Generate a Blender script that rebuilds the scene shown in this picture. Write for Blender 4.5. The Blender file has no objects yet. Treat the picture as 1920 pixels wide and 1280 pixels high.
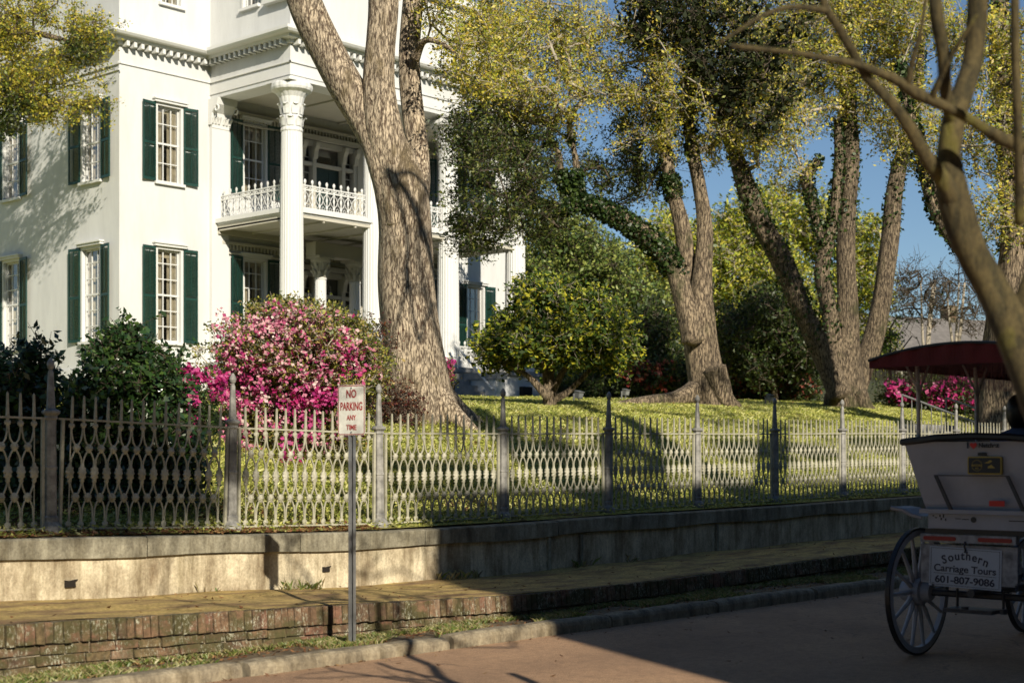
import bpy, math, random
import numpy as np
from mathutils import Vector, Matrix
R = math.radians
random.seed(7)
SC = bpy.context.scene
COL = SC.collection

# ---------------------------------------------------------------- camera, sky, sun, exposure
F = 2810.0 / 1920.0
YAW = 42.1
CA, SA = math.cos(R(YAW)), math.sin(R(YAW))
cam_d = bpy.data.cameras.new('camera'); cam = bpy.data.objects.new('camera', cam_d); COL.objects.link(cam)
cam.location = (0, 0, 0); cam.rotation_euler = (R(90), 0, R(YAW - 90))
cam_d.sensor_width = 36; cam_d.lens = 36 * F; cam_d.shift_y = 215 / 1920
cam_d.clip_start = 0.05; cam_d.clip_end = 2000
cam_d.dof.use_dof = True; cam_d.dof.focus_distance = 21.0; cam_d.dof.aperture_fstop = 2.4
SC.camera = cam

SUN = Vector((1.26, 2.67, -1.49)).normalized()      # direction the light travels
W = bpy.data.worlds.new('World'); SC.world = W; W.use_nodes = True
nt = W.node_tree; nt.nodes.clear()
sky = nt.nodes.new('ShaderNodeTexSky'); sky.sky_type = 'NISHITA'; sky.sun_disc = False
sky.sun_elevation = math.asin(-SUN.z); sky.sun_rotation = math.atan2(-SUN.x, -SUN.y)
sky.air_density = 1.0; sky.dust_density = 0.0; sky.ozone_density = 4.0
bg = nt.nodes.new('ShaderNodeBackground'); bg.inputs[1].default_value = 0.075
wo = nt.nodes.new('ShaderNodeOutputWorld')
nt.links.new(sky.outputs[0], bg.inputs[0]); nt.links.new(bg.outputs[0], wo.inputs[0])
sd = bpy.data.lights.new('sun', 'SUN'); sd.energy = 5.0; sd.angle = R(0.5); sd.color = (1.0, 0.93, 0.80)
so = bpy.data.objects.new('sun', sd); COL.objects.link(so)
so.rotation_euler = SUN.to_track_quat('-Z', 'Y').to_euler()
vs = SC.view_settings
vs.view_transform = 'Standard'; vs.look = 'None'; vs.gamma = 1.0; vs.use_curve_mapping = False
vs.exposure = 0.1
SC.cycles.max_bounces = 6; SC.cycles.diffuse_bounces = 1; SC.cycles.glossy_bounces = 2
SC.cycles.transparent_max_bounces = 8; SC.cycles.transmission_bounces = 3

# ---------------------------------------------------------------- place in the world from a bearing and a depth
def at(px, py, D):
    L = (px - 960) * D / 2810.0
    return Vector((CA * D + SA * L, SA * D - CA * L, (855 - py) * D / 2810.0))
def on_y(px, y):                     # x of the bearing px on the line y = const
    k = (px - 960) / 2810.0
    return y * (CA + SA * k) / (SA - CA * k)
def lerp(x, xs, ys): return float(np.interp(x, xs, ys))
FX = [7.5 + 2.085 * n for n in range(-3, 12)]
FZ = [-.60, -.66, -.70, -.722, -.780, -.815, -.796, -.769, -.75, -.729, -.698, -.676, -.66, -.65, -.64]
def fz(x): return np.interp(x, [FX[0] - 30] + FX + [60, 150], [-.55] + FZ[:1] + FZ[1:] + [-.6, -.5])
def ground(x, y):
    x = np.asarray(x, float); y = np.asarray(y, float)
    P = np.interp(y, [12.3, 13.2, 14.5, 16, 18, 20, 22, 26, 30, 38, 60, 140], [-.80, -.68, -.30, .15, .64, .88, 1.04, 1.28, 1.5, 1.85, 2.0, 2.3])
    s = np.interp(y, [13, 20, 28, 37], [0, 1, 1, 0])
    a = np.clip(.02 * (x - 19), -.2, .55) * s
    n = (fz(x) + .78) * np.interp(y, [12.5, 15.5], [1, 0])
    w = .03 * np.sin(x * 1.3 + y * .9) * np.cos(y * 1.7 - x * .6) * np.interp(y, [13, 16, 40, 50], [.2, 1, 1, 0])
    return P + a + n + w
def gz(x, y): return float(ground(x, y))

# ---------------------------------------------------------------- materials
MATS = {}
def nodes(name):
    m = bpy.data.materials.new(name); m.use_nodes = True
    t = m.node_tree; b = t.nodes['Principled BSDF']
    return m, t, b
def N(t, typ, **kw):
    n = t.nodes.new(typ)
    for k, v in kw.items():
        if k.startswith('i_'):
            n.inputs[k[2:].replace('_', ' ')].default_value = v
        else: setattr(n, k, v)
    return n
def ramp(t, fac, stops):
    r = t.nodes.new('ShaderNodeValToRGB'); cr = r.color_ramp
    while len(cr.elements) < len(stops): cr.elements.new(.5)
    for e, (p, c) in zip(cr.elements, stops):
        e.position = p; e.color = (c[0], c[1], c[2], 1)
    t.links.new(fac, r.inputs[0]); return r.outputs[0]
def coords(t, scale=(1, 1, 1), kind='Object'):
    tc = t.nodes.new('ShaderNodeTexCoord'); mp = t.nodes.new('ShaderNodeMapping')
    mp.inputs['Scale'].default_value = scale
    t.links.new(tc.outputs[kind], mp.inputs[0]); return mp.outputs[0]
def noise(t, vec, scale, detail=4, rough=.6, dist=0):
    n = N(t, 'ShaderNodeTexNoise'); n.inputs['Scale'].default_value = scale
    n.inputs['Detail'].default_value = detail; n.inputs['Roughness'].default_value = rough; n.inputs['Distortion'].default_value = dist
    t.links.new(vec, n.inputs['Vector']); return n.outputs[0]
def mix(t, fac, a, b, typ='MIX'):
    m = t.nodes.new('ShaderNodeMix'); m.data_type = 'RGBA'; m.blend_type = typ
    for inp, v in ((m.inputs[0], fac), (m.inputs[6], a), (m.inputs[7], b)):
        if isinstance(v, (int, float)): inp.default_value = v
        elif isinstance(v, tuple): inp.default_value = (*v[:3], 1)
        else: t.links.new(v, inp)
    return m.outputs[2]
def bump(t, b, h, strength=.5, dist=.02):
    n = t.nodes.new('ShaderNodeBump'); n.inputs['Strength'].default_value = strength; n.inputs['Distance'].default_value = dist
    t.links.new(h, n.inputs['Height']); t.links.new(n.outputs[0], b.inputs['Normal'])
def plain(name, col, rough=.6, metal=0, var=.0, vscale=6, bmp=0):
    m, t, b = nodes(name)
    b.inputs['Roughness'].default_value = rough; b.inputs['Metallic'].default_value = metal
    v = coords(t)
    n = noise(t, v, vscale, 5)
    lo = tuple(c * (1 - var) for c in col); hi = tuple(min(1, c * (1 + var)) for c in col)
    t.links.new(ramp(t, n, [(.3, lo), (.7, hi)]), b.inputs['Base Color'])
    if bmp: bump(t, b, n, bmp, .01)
    return m
def wall_white(name, base=(.76, .755, .715), var=.12):
    m, t, b = nodes(name); b.inputs['Roughness'].default_value = .75
    v = coords(t, (1, 1, .25)); n = noise(t, v, 1.6, 8, .7)
    v2 = coords(t); n2 = noise(t, v2, 14, 6, .7)
    d = tuple(c * (1 - var) for c in base)
    c1 = ramp(t, n, [(.35, d), (.6, base)])
    spots = ramp(t, n2, [(.28, (.72, .68, .58)), (.36, (1, 1, 1))])
    t.links.new(mix(t, 1.0, c1, spots, 'MULTIPLY'), b.inputs['Base Color'])
    bump(t, b, n2, .15, .01)
    return m
def leafmat(name, cols, trans=.3, rough=.5, gloss=.05):
    m = bpy.data.materials.new(name); m.use_nodes = True; t = m.node_tree; t.nodes.clear()
    g = t.nodes.new('ShaderNodeNewGeometry')
    st = [(i / max(1, len(cols)), c) for i, c in enumerate(cols)]
    r = t.nodes.new('ShaderNodeValToRGB'); cr = r.color_ramp; cr.interpolation = 'CONSTANT'
    while len(cr.elements) < len(st): cr.elements.new(.5)
    for e, (p, c) in zip(cr.elements, st): e.position = p; e.color = (*c, 1)
    t.links.new(g.outputs['Random Per Island'], r.inputs[0])
    d = t.nodes.new('ShaderNodeBsdfDiffuse'); tr = t.nodes.new('ShaderNodeBsdfTranslucent'); gl = t.nodes.new('ShaderNodeBsdfGlossy')
    gl.inputs['Roughness'].default_value = rough; gl.inputs[0].default_value = (.9, .9, .8, 1)
    t.links.new(r.outputs[0], d.inputs[0]); t.links.new(r.outputs[0], tr.inputs[0])
    m1 = t.nodes.new('ShaderNodeMixShader'); m1.inputs[0].default_value = trans
    m2 = t.nodes.new('ShaderNodeMixShader'); m2.inputs[0].default_value = gloss
    o = t.nodes.new('ShaderNodeOutputMaterial')
    t.links.new(d.outputs[0], m1.inputs[1]); t.links.new(tr.outputs[0], m1.inputs[2])
    t.links.new(m1.outputs[0], m2.inputs[1]); t.links.new(gl.outputs[0], m2.inputs[2]); t.links.new(m2.outputs[0], o.inputs[0])
    return m
def bark(name, dark, light, scale=9, stretch=.28, strength=.9, patch=None, dist=.05):
    m, t, b = nodes(name); b.inputs['Roughness'].default_value = .9
    v = coords(t, (1, 1, stretch))
    nz = noise(t, v, 3.0, 4, .6)
    add = t.nodes.new('ShaderNodeVectorMath'); add.operation = 'MULTIPLY_ADD'
    t.links.new(v, add.inputs[2])
    nc = t.nodes.new('ShaderNodeTexNoise'); nc.inputs['Scale'].default_value = 5; nc.inputs['Detail'].default_value = 3
    t.links.new(v, nc.inputs['Vector']); t.links.new(nc.outputs[1], add.inputs[0]); add.inputs[1].default_value = (.22, .22, .22)
    vo = N(t, 'ShaderNodeTexVoronoi', feature='DISTANCE_TO_EDGE'); vo.inputs['Scale'].default_value = scale
    t.links.new(add.outputs[0], vo.inputs['Vector'])
    fine = noise(t, v, 70, 5, .75)
    dn = t.nodes.new('ShaderNodeMath'); dn.operation = 'MULTIPLY_ADD'; t.links.new(noise(t, coords(t, (1, 1, .5)), 30, 4, .7), dn.inputs[0]); dn.inputs[1].default_value = .35; t.links.new(vo.outputs['Distance'], dn.inputs[2])
    fib = noise(t, coords(t, (1, 1, .16)), scale * 1.7, 6, .68, .6)
    mm = t.nodes.new('ShaderNodeMath'); mm.operation = 'MULTIPLY_ADD'; t.links.new(fib, mm.inputs[0]); mm.inputs[1].default_value = 1.5; mm.inputs[2].default_value = -.62
    ma = t.nodes.new('ShaderNodeMath'); ma.operation = 'ADD'; t.links.new(mm.outputs[0], ma.inputs[0]); t.links.new(dn.outputs[0], ma.inputs[1])
    crev = ramp(t, ma.outputs[0], [(.22, (0, 0, 0)), (.50, (1, 1, 1))])
    base = mix(t, crev, dark, light)
    fr = ramp(t, fine, [(.35, (.45, .43, .42)), (.62, (1.2, 1.17, 1.12))])
    c = mix(t, 1.0, base, fr, 'MULTIPLY')
    big = ramp(t, nz, [(.35, (.78, .76, .72)), (.65, (1.08, 1.05, 1.0))])
    c = mix(t, 1.0, c, big, 'MULTIPLY')
    if patch:
        pn = noise(t, coords(t, (1, 1, .6)), 1.7, 5, .65)
        c = mix(t, ramp(t, pn, [(.56, (0, 0, 0)), (.66, (1, 1, 1))]), c, patch)
    t.links.new(c, b.inputs['Base Color'])
    h = mix(t, .3, crev, fine)
    bump(t, b, h, strength, dist)
    return m

M = {}
M['wall'] = wall_white('painted_stucco')
M['trim'] = wall_white('painted_trim', (.80, .79, .74), .05)
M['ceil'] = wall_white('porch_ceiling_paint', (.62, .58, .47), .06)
M['stone'] = plain('grey_step_stone', (.36, .35, .33), .8, var=.2, vscale=5)
M['iron_white'] = plain('white_painted_iron', (.78, .77, .72), .55, var=.08)
M['shutter'] = plain('green_shutter_paint', (.011, .05, .038), .45, var=.25, vscale=3)
M['curtain'] = plain('cream_curtain', (.58, .50, .33), .9, var=.25, vscale=5)
M['door'] = plain('dark_green_door_paint', (.012, .035, .03), .4, var=.2)
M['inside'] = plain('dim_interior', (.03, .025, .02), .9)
M['copper'] = plain('rusty_edge', (.25, .10, .05), .8, var=.3)
def glass():
    m = bpy.data.materials.new('window_glass'); m.use_nodes = True; t = m.node_tree; t.nodes.clear()
    tr = t.nodes.new('ShaderNodeBsdfTransparent'); gl = t.nodes.new('ShaderNodeBsdfGlossy'); gl.inputs['Roughness'].default_value = .03
    n = noise(t, coords(t), 2.5, 2); bm = t.nodes.new('ShaderNodeBump'); bm.inputs['Strength'].default_value = .15
    t.links.new(n, bm.inputs['Height']); t.links.new(bm.outputs[0], gl.inputs['Normal'])
    mx = t.nodes.new('ShaderNodeMixShader'); mx.inputs[0].default_value = .3
    o = t.nodes.new('ShaderNodeOutputMaterial')
    t.links.new(tr.outputs[0], mx.inputs[1]); t.links.new(gl.outputs[0], mx.inputs[2]); t.links.new(mx.outputs[0], o.inputs[0]); return m
M['glass'] = glass()

# ---------------------------------------------------------------- mesh builder
class MB:
    def __init__(s, mat=None): s.v = []; s.f = []; s.m = mat or Matrix.Identity(4); s.mi = []; s.cur = 0
    def add(s, vs, fs):
        o = len(s.v); s.v += [tuple(s.m @ Vector(p)) for p in vs]; s.f += [tuple(i + o for i in f) for f in fs]; s.mi += [s.cur] * len(fs)
    def box(s, a, b, rot=None, c=None):
        x0, y0, z0 = a; x1, y1, z1 = b
        vs = [(x0, y0, z0), (x1, y0, z0), (x1, y1, z0), (x0, y1, z0), (x0, y0, z1), (x1, y0, z1), (x1, y1, z1), (x0, y1, z1)]
        if rot is not None:
            c = Vector(c) if c is not None else Vector(((x0 + x1) / 2, (y0 + y1) / 2, (z0 + z1) / 2)); vs = [rot @ (Vector(p) - c) + c for p in vs]
        s.add(vs, [(0, 3, 2, 1), (4, 5, 6, 7), (0, 1, 5, 4), (1, 2, 6, 5), (2, 3, 7, 6), (3, 0, 4, 7)])
    def tube(s, pts, rad, n=8, cap=True, flat=None):
        pts = [Vector(p) for p in pts]
        if not isinstance(rad, (list, tuple)): rad = [rad] * len(pts)
        vs = []; up = None
        for i, p in enumerate(pts):
            d = (pts[min(i + 1, len(pts) - 1)] - pts[max(i - 1, 0)])
            if d.length < 1e-9: d = Vector((0, 0, 1))
            d.normalize()
            if up is None:
                up = Vector((0, 0, 1)) if abs(d.z) < .9 else Vector((1, 0, 0))
            a = d.cross(up)
            if a.length < 1e-6: a = d.cross(Vector((0, 1, 0)))
            a.normalize(); b = a.cross(d).normalized(); up = b
            for k in range(n):
                t = 2 * math.pi * (k + .5) / n
                vs.append(p + a * math.cos(t) * rad[i] + b * math.sin(t) * rad[i])
        fs = []
        for i in range(len(pts) - 1):
            for k in range(n):
                k2 = (k + 1) % n; fs.append((i * n + k, i * n + k2, (i + 1) * n + k2, (i + 1) * n + k))
        if cap: fs.append(tuple(range(n))[::-1]); fs.append(tuple((len(pts) - 1) * n + k for k in range(n)))
        s.add(vs, fs)
    def lathe(s, prof, c=(0, 0, 0), n=24, flute=None, sq=False):
        vs = []; fs = []
        for (r, z) in prof:
            for k in range(n):
                t = 2 * math.pi * (k + .5) / n
                rr = r
                if flute and r > 0: rr = r * (1 - flute[1] * (abs(math.sin(t * flute[0] / 2)) < .0 or 1) * (.5 - .5 * math.cos(t * flute[0])))
                if sq: rr = r / max(abs(math.cos(t)), abs(math.sin(t)))
                vs.append((c[0] + rr * math.cos(t), c[1] + rr * math.sin(t), c[2] + z))
        for i in range(len(prof) - 1):
            for k in range(n):
                k2 = (k + 1) % n; fs.append((i * n + k, i * n + k2, (i + 1) * n + k2, (i + 1) * n + k))
        fs.append(tuple(range(n))[::-1]); fs.append(tuple((len(prof) - 1) * n + k for k in range(n)))
        s.add(vs, fs)
    def prism(s, poly, axis, a, b):
        # poly: 2D points; axis 'x','y','z' = extrusion axis from a to b
        def p3(q, w): return {'x': (w, q[0], q[1]), 'y': (q[0], w, q[1]), 'z': (q[0], q[1], w)}[axis]
        n = len(poly); vs = [p3(q, a) for q in poly] + [p3(q, b) for q in poly]
        fs = [tuple(range(n))[::-1], tuple(range(n, 2 * n))] + [(i, (i + 1) % n, n + (i + 1) % n, n + i) for i in range(n)]
        s.add(vs, fs)
    def build(s, name, mat, parent=None, smooth=False, **props):
        me = bpy.data.meshes.new(name); me.from_pydata(s.v, [], s.f)
        for mm in (mat if isinstance(mat, (list, tuple)) else [mat]): me.materials.append(mm)
        if isinstance(mat, (list, tuple)): me.polygons.foreach_set('material_index', s.mi)
        if smooth: me.shade_smooth() if smooth is True else None
        me.update()
        return link(name, me, parent, **props)
def link(name, data, parent=None, **props):
    o = bpy.data.objects.new(name, data); COL.objects.link(o)
    if parent is not None:
        o.parent = parent; o.matrix_parent_inverse = Matrix.Identity(4)
        if props.pop('world', True):
            o.location = -world_loc(parent)
    for k, v in props.items(): o[k] = v
    return o
def world_loc(o):
    v = Vector((0, 0, 0))
    while o is not None: v = v + o.location; o = o.parent
    return v
def tag(o, label=None, cat=None, group=None, kind=None):
    if label: o['label'] = label
    if cat: o['category'] = cat
    if group: o['group'] = group
    if kind: o['kind'] = kind
    return o
def thing(name, loc, label, cat, group=None):
    o = bpy.data.objects.new(name, None); COL.objects.link(o); o.location = loc
    return tag(o, label, cat, group)
def quads_mesh(name, V, nq, mat, parent=None, k=4, smooth=False, **props):
    """V: (nq*k,3) array of separate k-gons"""
    me = bpy.data.meshes.new(name); n = nq
    me.vertices.add(n * k); me.vertices.foreach_set('co', np.ascontiguousarray(V, dtype=np.float32).ravel())
    me.loops.add(n * k); me.loops.foreach_set('vertex_index', np.arange(n * k, dtype=np.int32))
    me.polygons.add(n); me.polygons.foreach_set('loop_start', np.arange(0, n * k, k, dtype=np.int32))
    me.polygons.foreach_set('loop_total', np.full(n, k, dtype=np.int32))
    me.materials.append(mat); me.update(calc_edges=True)
    return link(name, me, parent, **props)
def idx_mesh(name, V, Fq, mat, parent=None, smooth=True, **props):
    me = bpy.data.meshes.new(name); n = len(Fq)
    me.vertices.add(len(V)); me.vertices.foreach_set('co', np.ascontiguousarray(V, dtype=np.float32).ravel())
    me.loops.add(n * 4); me.loops.foreach_set('vertex_index', np.ascontiguousarray(Fq, dtype=np.int32).ravel())
    me.polygons.add(n); me.polygons.foreach_set('loop_start', np.arange(0, n * 4, 4, dtype=np.int32))
    me.polygons.foreach_set('loop_total', np.full(n, 4, dtype=np.int32))
    if smooth: me.polygons.foreach_set('use_smooth', np.ones(n, dtype=bool))
    me.materials.append(mat); me.update(calc_edges=True)
    return link(name, me, parent, **props)

# ---------------------------------------------------------------- trees
def spline(P, Rr, step):
    P = np.array([list(p) for p in P], float); Rr = np.array(Rr, float)
    out = []; ro = []
    n = len(P)
    for i in range(n - 1):
        p0, p1, p2, p3 = P[max(i - 1, 0)], P[i], P[i + 1], P[min(i + 2, n - 1)]
        k = max(2, int(np.linalg.norm(p2 - p1) / step))
        for j in range(k):
            t = j / k
            out.append(.5 * ((2 * p1) + (-p0 + p2) * t + (2 * p0 - 5 * p1 + 4 * p2 - p3) * t * t + (-p0 + 3 * p1 - 3 * p2 + p3) * t ** 3))
            ro.append(Rr[i] * (1 - t) + Rr[i + 1] * t)
    out.append(P[-1]); ro.append(Rr[-1])
    return np.array(out), np.array(ro)
def limbs_mesh(limbs, rng, n=28, step=.16, lump=.07, flare=None, wob=.03):
    """limbs: list of (points, radii). returns V, F, list of nodes"""
    VV = []; FF = []; off = 0; nodes_ = []
    for li, (P, Rr) in enumerate(limbs):
        pts, rad = spline(P, Rr, step)
        m = len(pts)
        ph = rng.uniform(0, 6.28, 8)
        s = np.cumsum(np.r_[0, np.linalg.norm(np.diff(pts, axis=0), axis=1)])
        if wob:
            env = np.minimum(1, s / 1.0)[:, None]
            pts = pts + env * wob * np.c_[np.sin(s * 2.1 + ph[0]), np.sin(s * 1.7 + ph[1]), np.sin(s * 1.3 + ph[2])] * (rad[:, None] / rad.max() * 1.0)
        T = np.gradient(pts, axis=0); T /= np.linalg.norm(T, axis=1)[:, None] + 1e-9
        up = np.array([0., 1., 0.]) if abs(T[0][1]) < .8 else np.array([1., 0, 0])
        A = np.zeros_like(pts); B = np.zeros_like(pts)
        for i in range(m):
            a = up - T[i] * np.dot(up, T[i]); a /= np.linalg.norm(a) + 1e-9; A[i] = a; B[i] = np.cross(T[i], a); up = a
        th = np.linspace(0, 2 * np.pi, n, endpoint=False)
        TH, S = np.meshgrid(th, s)
        mod = 1 + lump * (np.sin(3 * TH + S * .9 + ph[3]) * .5 + np.sin(5 * TH - S * 1.4 + ph[4]) * .35 + np.sin(2 * TH + S * 2.6 + ph[5]) * .45 + np.sin(8 * TH + S * .5 + ph[6]) * .25)
        if flare and li == 0:
            mod = mod * (1 + flare[0] * np.exp(-S / flare[1]) * (1 + .45 * np.sin(5 * TH + ph[7]) + .25 * np.sin(9 * TH + ph[2])))
        RR = rad[:, None] * mod
        V = pts[:, None, :] + A[:, None, :] * (np.cos(TH) * RR)[..., None] + B[:, None, :] * (np.sin(TH) * RR)[..., None]
        VV.append(V.reshape(-1, 3))
        i = np.arange(m - 1)[:, None] * n; k = np.arange(n)[None, :]; k2 = (k + 1) % n
        FF.append(np.stack([i + k, i + k2, i + n + k2, i + n + k], -1).reshape(-1, 4) + off)
        off += m * n
        VV.append((pts[0] - T[0] * rad[0] * .5)[None]); kk = np.arange(0, n, 2); e0 = off - m * n
        FF.append(np.stack([e0 + (kk + 2) % n, e0 + (kk + 1) % n, e0 + kk, np.full(len(kk), off)], -1)); off += 1
        # close the far end
        VV.append((pts[-1] + T[-1] * rad[-1] * .6)[None]); last = off; off += 1
        e = (m - 1) * n + (off - 2 - m * n)
        kk = np.arange(0, n, 2)
        FF.append(np.stack([e + kk, e + (kk + 1) % n, e + (kk + 2) % n, np.full(len(kk), last)], -1))
        for q in range(0, m, 2): nodes_.append((pts[q], rad[q]))
    return np.concatenate(VV), np.concatenate(FF), nodes_
def grow(starts, targets, rng, step=.5, jit=.12, droop=0):
    """attach every target to the nearest node; returns pos, parent, count, terminal ids"""
    pos = [np.array(s, float) for s in starts]; par = [-1] * len(pos)
    S = np.array(pos)
    d = np.array([np.min(np.sum((S - t) ** 2, 1)) for t in targets])
    order = np.argsort(d)
    cap = len(pos) + len(targets) * 14
    arr = np.full((cap, 3), 1e9); arr[:len(pos)] = S; n = len(pos); term = []
    par = np.full(cap, -1)
    for ti in order:
        t = targets[ti]
        dd = np.sum((arr[:n] - t) ** 2, 1); j = int(np.argmin(dd)); dist = math.sqrt(dd[j])
        k = min(13, max(1, int(dist / step))); a = arr[j].copy(); prev = j
        if n + k >= cap: break
        for q in range(1, k + 1):
            f = q / k
            p = a * (1 - f) + t * f
            if q < k: p = p + rng.normal(0, jit * step, 3) + np.array([0, 0, droop * math.sin(f * 3.14) * dist])
            arr[n] = p; par[n] = prev; prev = n; n += 1
        term.append(prev)
    cnt = np.zeros(n); 
    for t in term: cnt[t] += 1
    for i in range(n - 1, len(starts) - 1, -1): cnt[par[i]] += cnt[i]
    return arr[:n], par[:n], cnt, np.array(term)
def sticks(P0, P1, r0, r1, ns=4):
    d = P1 - P0; L = np.linalg.norm(d, axis=1)[:, None] + 1e-9; d = d / L
    ref = np.where(np.abs(d[:, 2:3]) < .9, np.array([[0, 0, 1.]]), np.array([[1., 0, 0]]))
    a = np.cross(d, ref); a /= np.linalg.norm(a, axis=1)[:, None]; b = np.cross(d, a)
    V = []
    for k in range(ns):
        t = 2 * math.pi * k / ns; V.append(P0 + (a * math.cos(t) + b * math.sin(t)) * np.reshape(r0, (-1, 1)))
    for k in range(ns):
        t = 2 * math.pi * k / ns; V.append(P1 + (a * math.cos(t) + b * math.sin(t)) * np.reshape(r1, (-1, 1)))
    V = np.stack(V, 1); n = len(P0)
    base = np.arange(n)[:, None, None] * (2 * ns)
    fq = np.array([[k, (k + 1) % ns, ns + (k + 1) % ns, ns + k] for k in range(ns)])[None]
    return V.reshape(-1, 3), (base + fq).reshape(-1, 4)
def leaf_quads(C, rng, size, width=.5, up=.4, sv=.6, face=None):
    n = len(C)
    N_ = rng.normal(0, 1, (n, 3)); N_[:, 2] += up * 2
    if face is not None: N_ += np.array(face)
    N_ /= np.linalg.norm(N_, axis=1)[:, None] + 1e-9
    a = np.cross(N_, rng.normal(0, 1, (n, 3))); a /= np.linalg.norm(a, axis=1)[:, None] + 1e-9
    b = np.cross(N_, a); s = (size * (1 + sv * rng.uniform(-1, 1, n)))[:, None]
    w = s * width
    fold = N_ * s * .12
    V = np.stack([C - a * s * .5, C + b * w * .5 - fold, C + a * s * .5, C - b * w * .5 - fold], 1)
    return V.reshape(-1, 3)
def blob_targets(blobs, rng):
    T = []
    for (px, py, D, rx, ry, rd, n) in blobs:
        c = at(px, py, D); sx = rx * D / 2810; sz = ry * D / 2810
        right = np.array([SA, -CA, 0]); fwd = np.array([CA, SA, 0])
        u = rng.normal(0, 1, (n, 3)); u /= np.linalg.norm(u, axis=1)[:, None]
        r = rng.uniform(0.15, 1, n) ** .45
        u = u * r[:, None] * (1 + .18 * rng.normal(0, 1, (n, 1)))
        T.append(np.array(c)[None] + u[:, :1] * right * sx + u[:, 1:2] * fwd * rd + u[:, 2:] * np.array([0, 0, sz]))
    return np.concatenate(T)
def foliage(parent, starts, T, rng, leaf, twig, size=.09, k=7, m=9, tl=.5, spread=.07, rmin=.012, rmax=.12, step=.5,
            tr=.005, width=.5, up=.4, droop=0, powr=.42, names=('branches', 'foliage'), hang=0, face=None, lp=None):
    pos, par, cnt, term = grow(starts, T, rng, step, droop=droop)
    has = np.where((par >= 0))[0]
    rad = np.clip(rmin * np.maximum(cnt, 1) ** powr, 0, rmax)
    P1 = pos[has]; P0 = pos[par[has]]; r1 = rad[has]; r0 = np.minimum(rad[par[has]], r1 * 1.6)
    V1, F1 = sticks(P0, P1, r0, r1, 5)
    tp = pos[term]; n = len(tp)
    c = np.repeat(tp, k, 0); d = rng.normal(0, 1, (n * k, 3)); d[:, 2] += .2 - hang
    d /= np.linalg.norm(d, axis=1)[:, None]; L = tl * rng.uniform(.35, 1.1, (n * k, 1))
    c = c + rng.normal(0, .12 * tl, c.shape)
    e = c + d * L
    V2, F2 = sticks(c, e, np.full(len(c), tr * 1.3), np.full(len(c), tr * .6), 3)
    V = np.concatenate([V1, V2]); Fq = np.concatenate([F1, F2 + len(V1)])
    idx_mesh(names[0], V, Fq, twig, parent, smooth=True)
    if m and leaf is not None:
        f = rng.uniform(.25, 1.08, (n * k, m, 1))
        C = c[:, None, :] * (1 - f) + e[:, None, :] * f + rng.normal(0, spread, (n * k, m, 3))
        C = C.reshape(-1, 3)
        Vq = leaf_quads(C, rng, size, width, up, face=face)
        quads_mesh(names[1], Vq, len(C), leaf, parent, **(lp or {}))
def starts_of(nodes_, rmin=0, rmaxn=9): return [p for p, r in nodes_ if r >= rmin and r <= rmaxn]

def tree(name, label, cat, base, limbs, mat, seed, flare=None, n=28, step=.16, lump=.07, group=None, wob=.03, tname='trunk'):
    rng = np.random.default_rng(seed)
    t = thing(name, base, label, cat, group)
    V, Fq, nd = limbs_mesh(limbs, rng, n, step, lump, flare, wob)
    idx_mesh(tname, V, Fq, mat, t)
    return t, nd, rng
def pxlimb(pts, D=None):
    """pts: (px,py,rpx[,D]) -> world points and radii"""
    P = []; Rr = []
    for p in pts:
        d = p[3] if len(p) > 3 else D
        P.append(at(p[0], p[1], d)); Rr.append(p[2] * d / 2810)
    return P, Rr
# ================================================================ materials for the setting
def mat_lawn():
    m, t, b = nodes('lawn_soil_and_grass'); b.inputs['Roughness'].default_value = .95
    v = coords(t); n1 = noise(t, v, .5, 6, .65); n2 = noise(t, v, 9, 6, .7); n3 = noise(t, v, 60, 3, .7)
    g = ramp(t, n2, [(.3, (.22, .22, .05)), (.5, (.52, .50, .11)), (.7, (.72, .68, .24))])
    br = ramp(t, n3, [(.3, (.09, .04, .018)), (.7, (.26, .14, .06))])
    c = mix(t, ramp(t, n1, [(.56, (0, 0, 0)), (.66, (1, 1, 1))]), g, br)
    t.links.new(c, b.inputs['Base Color']); bump(t, b, mix(t, .5, n2, n3), .9, .06); return m
def mat_road():
    m, t, b = nodes('reddish_brown_asphalt'); b.inputs['Roughness'].default_value = .85
    v = coords(t); n1 = noise(t, v, .8, 5, .6); n2 = noise(t, v, 90, 3, .8); n3 = noise(t, v, 14, 5, .6)
    c = ramp(t, n2, [(.3, (.26, .145, .08)), (.52, (.56, .34, .19)), (.72, (.88, .64, .42))])
    c = mix(t, 1, c, ramp(t, n1, [(.3, (.75, .74, .74)), (.7, (1.1, 1.08, 1.05))]), 'MULTIPLY')
    c = mix(t, 1, c, ramp(t, n3, [(.35, (.8, .8, .8)), (.6, (1, 1, 1))]), 'MULTIPLY')
    vo = N(t, 'ShaderNodeTexVoronoi', feature='DISTANCE_TO_EDGE'); vo.inputs['Scale'].default_value = .3; ad = t.nodes.new('ShaderNodeVectorMath'); ad.operation = 'MULTIPLY_ADD'
    nn = t.nodes.new('ShaderNodeTexNoise'); nn.inputs['Scale'].default_value = 3; nn.inputs['Detail'].default_value = 6; t.links.new(v, nn.inputs['Vector']); t.links.new(nn.outputs[1], ad.inputs[0]); ad.inputs[1].default_value = (.5, .5, .5); t.links.new(v, ad.inputs[2]); t.links.new(ad.outputs[0], vo.inputs['Vector'])
    c = mix(t, ramp(t, vo.outputs['Distance'], [(.0, (.55, .55, .55)), (.004, (0, 0, 0))]), c, (.10, .065, .045))
    t.links.new(c, b.inputs['Base Color']); bump(t, b, n2, .8, .012); return m
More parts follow.
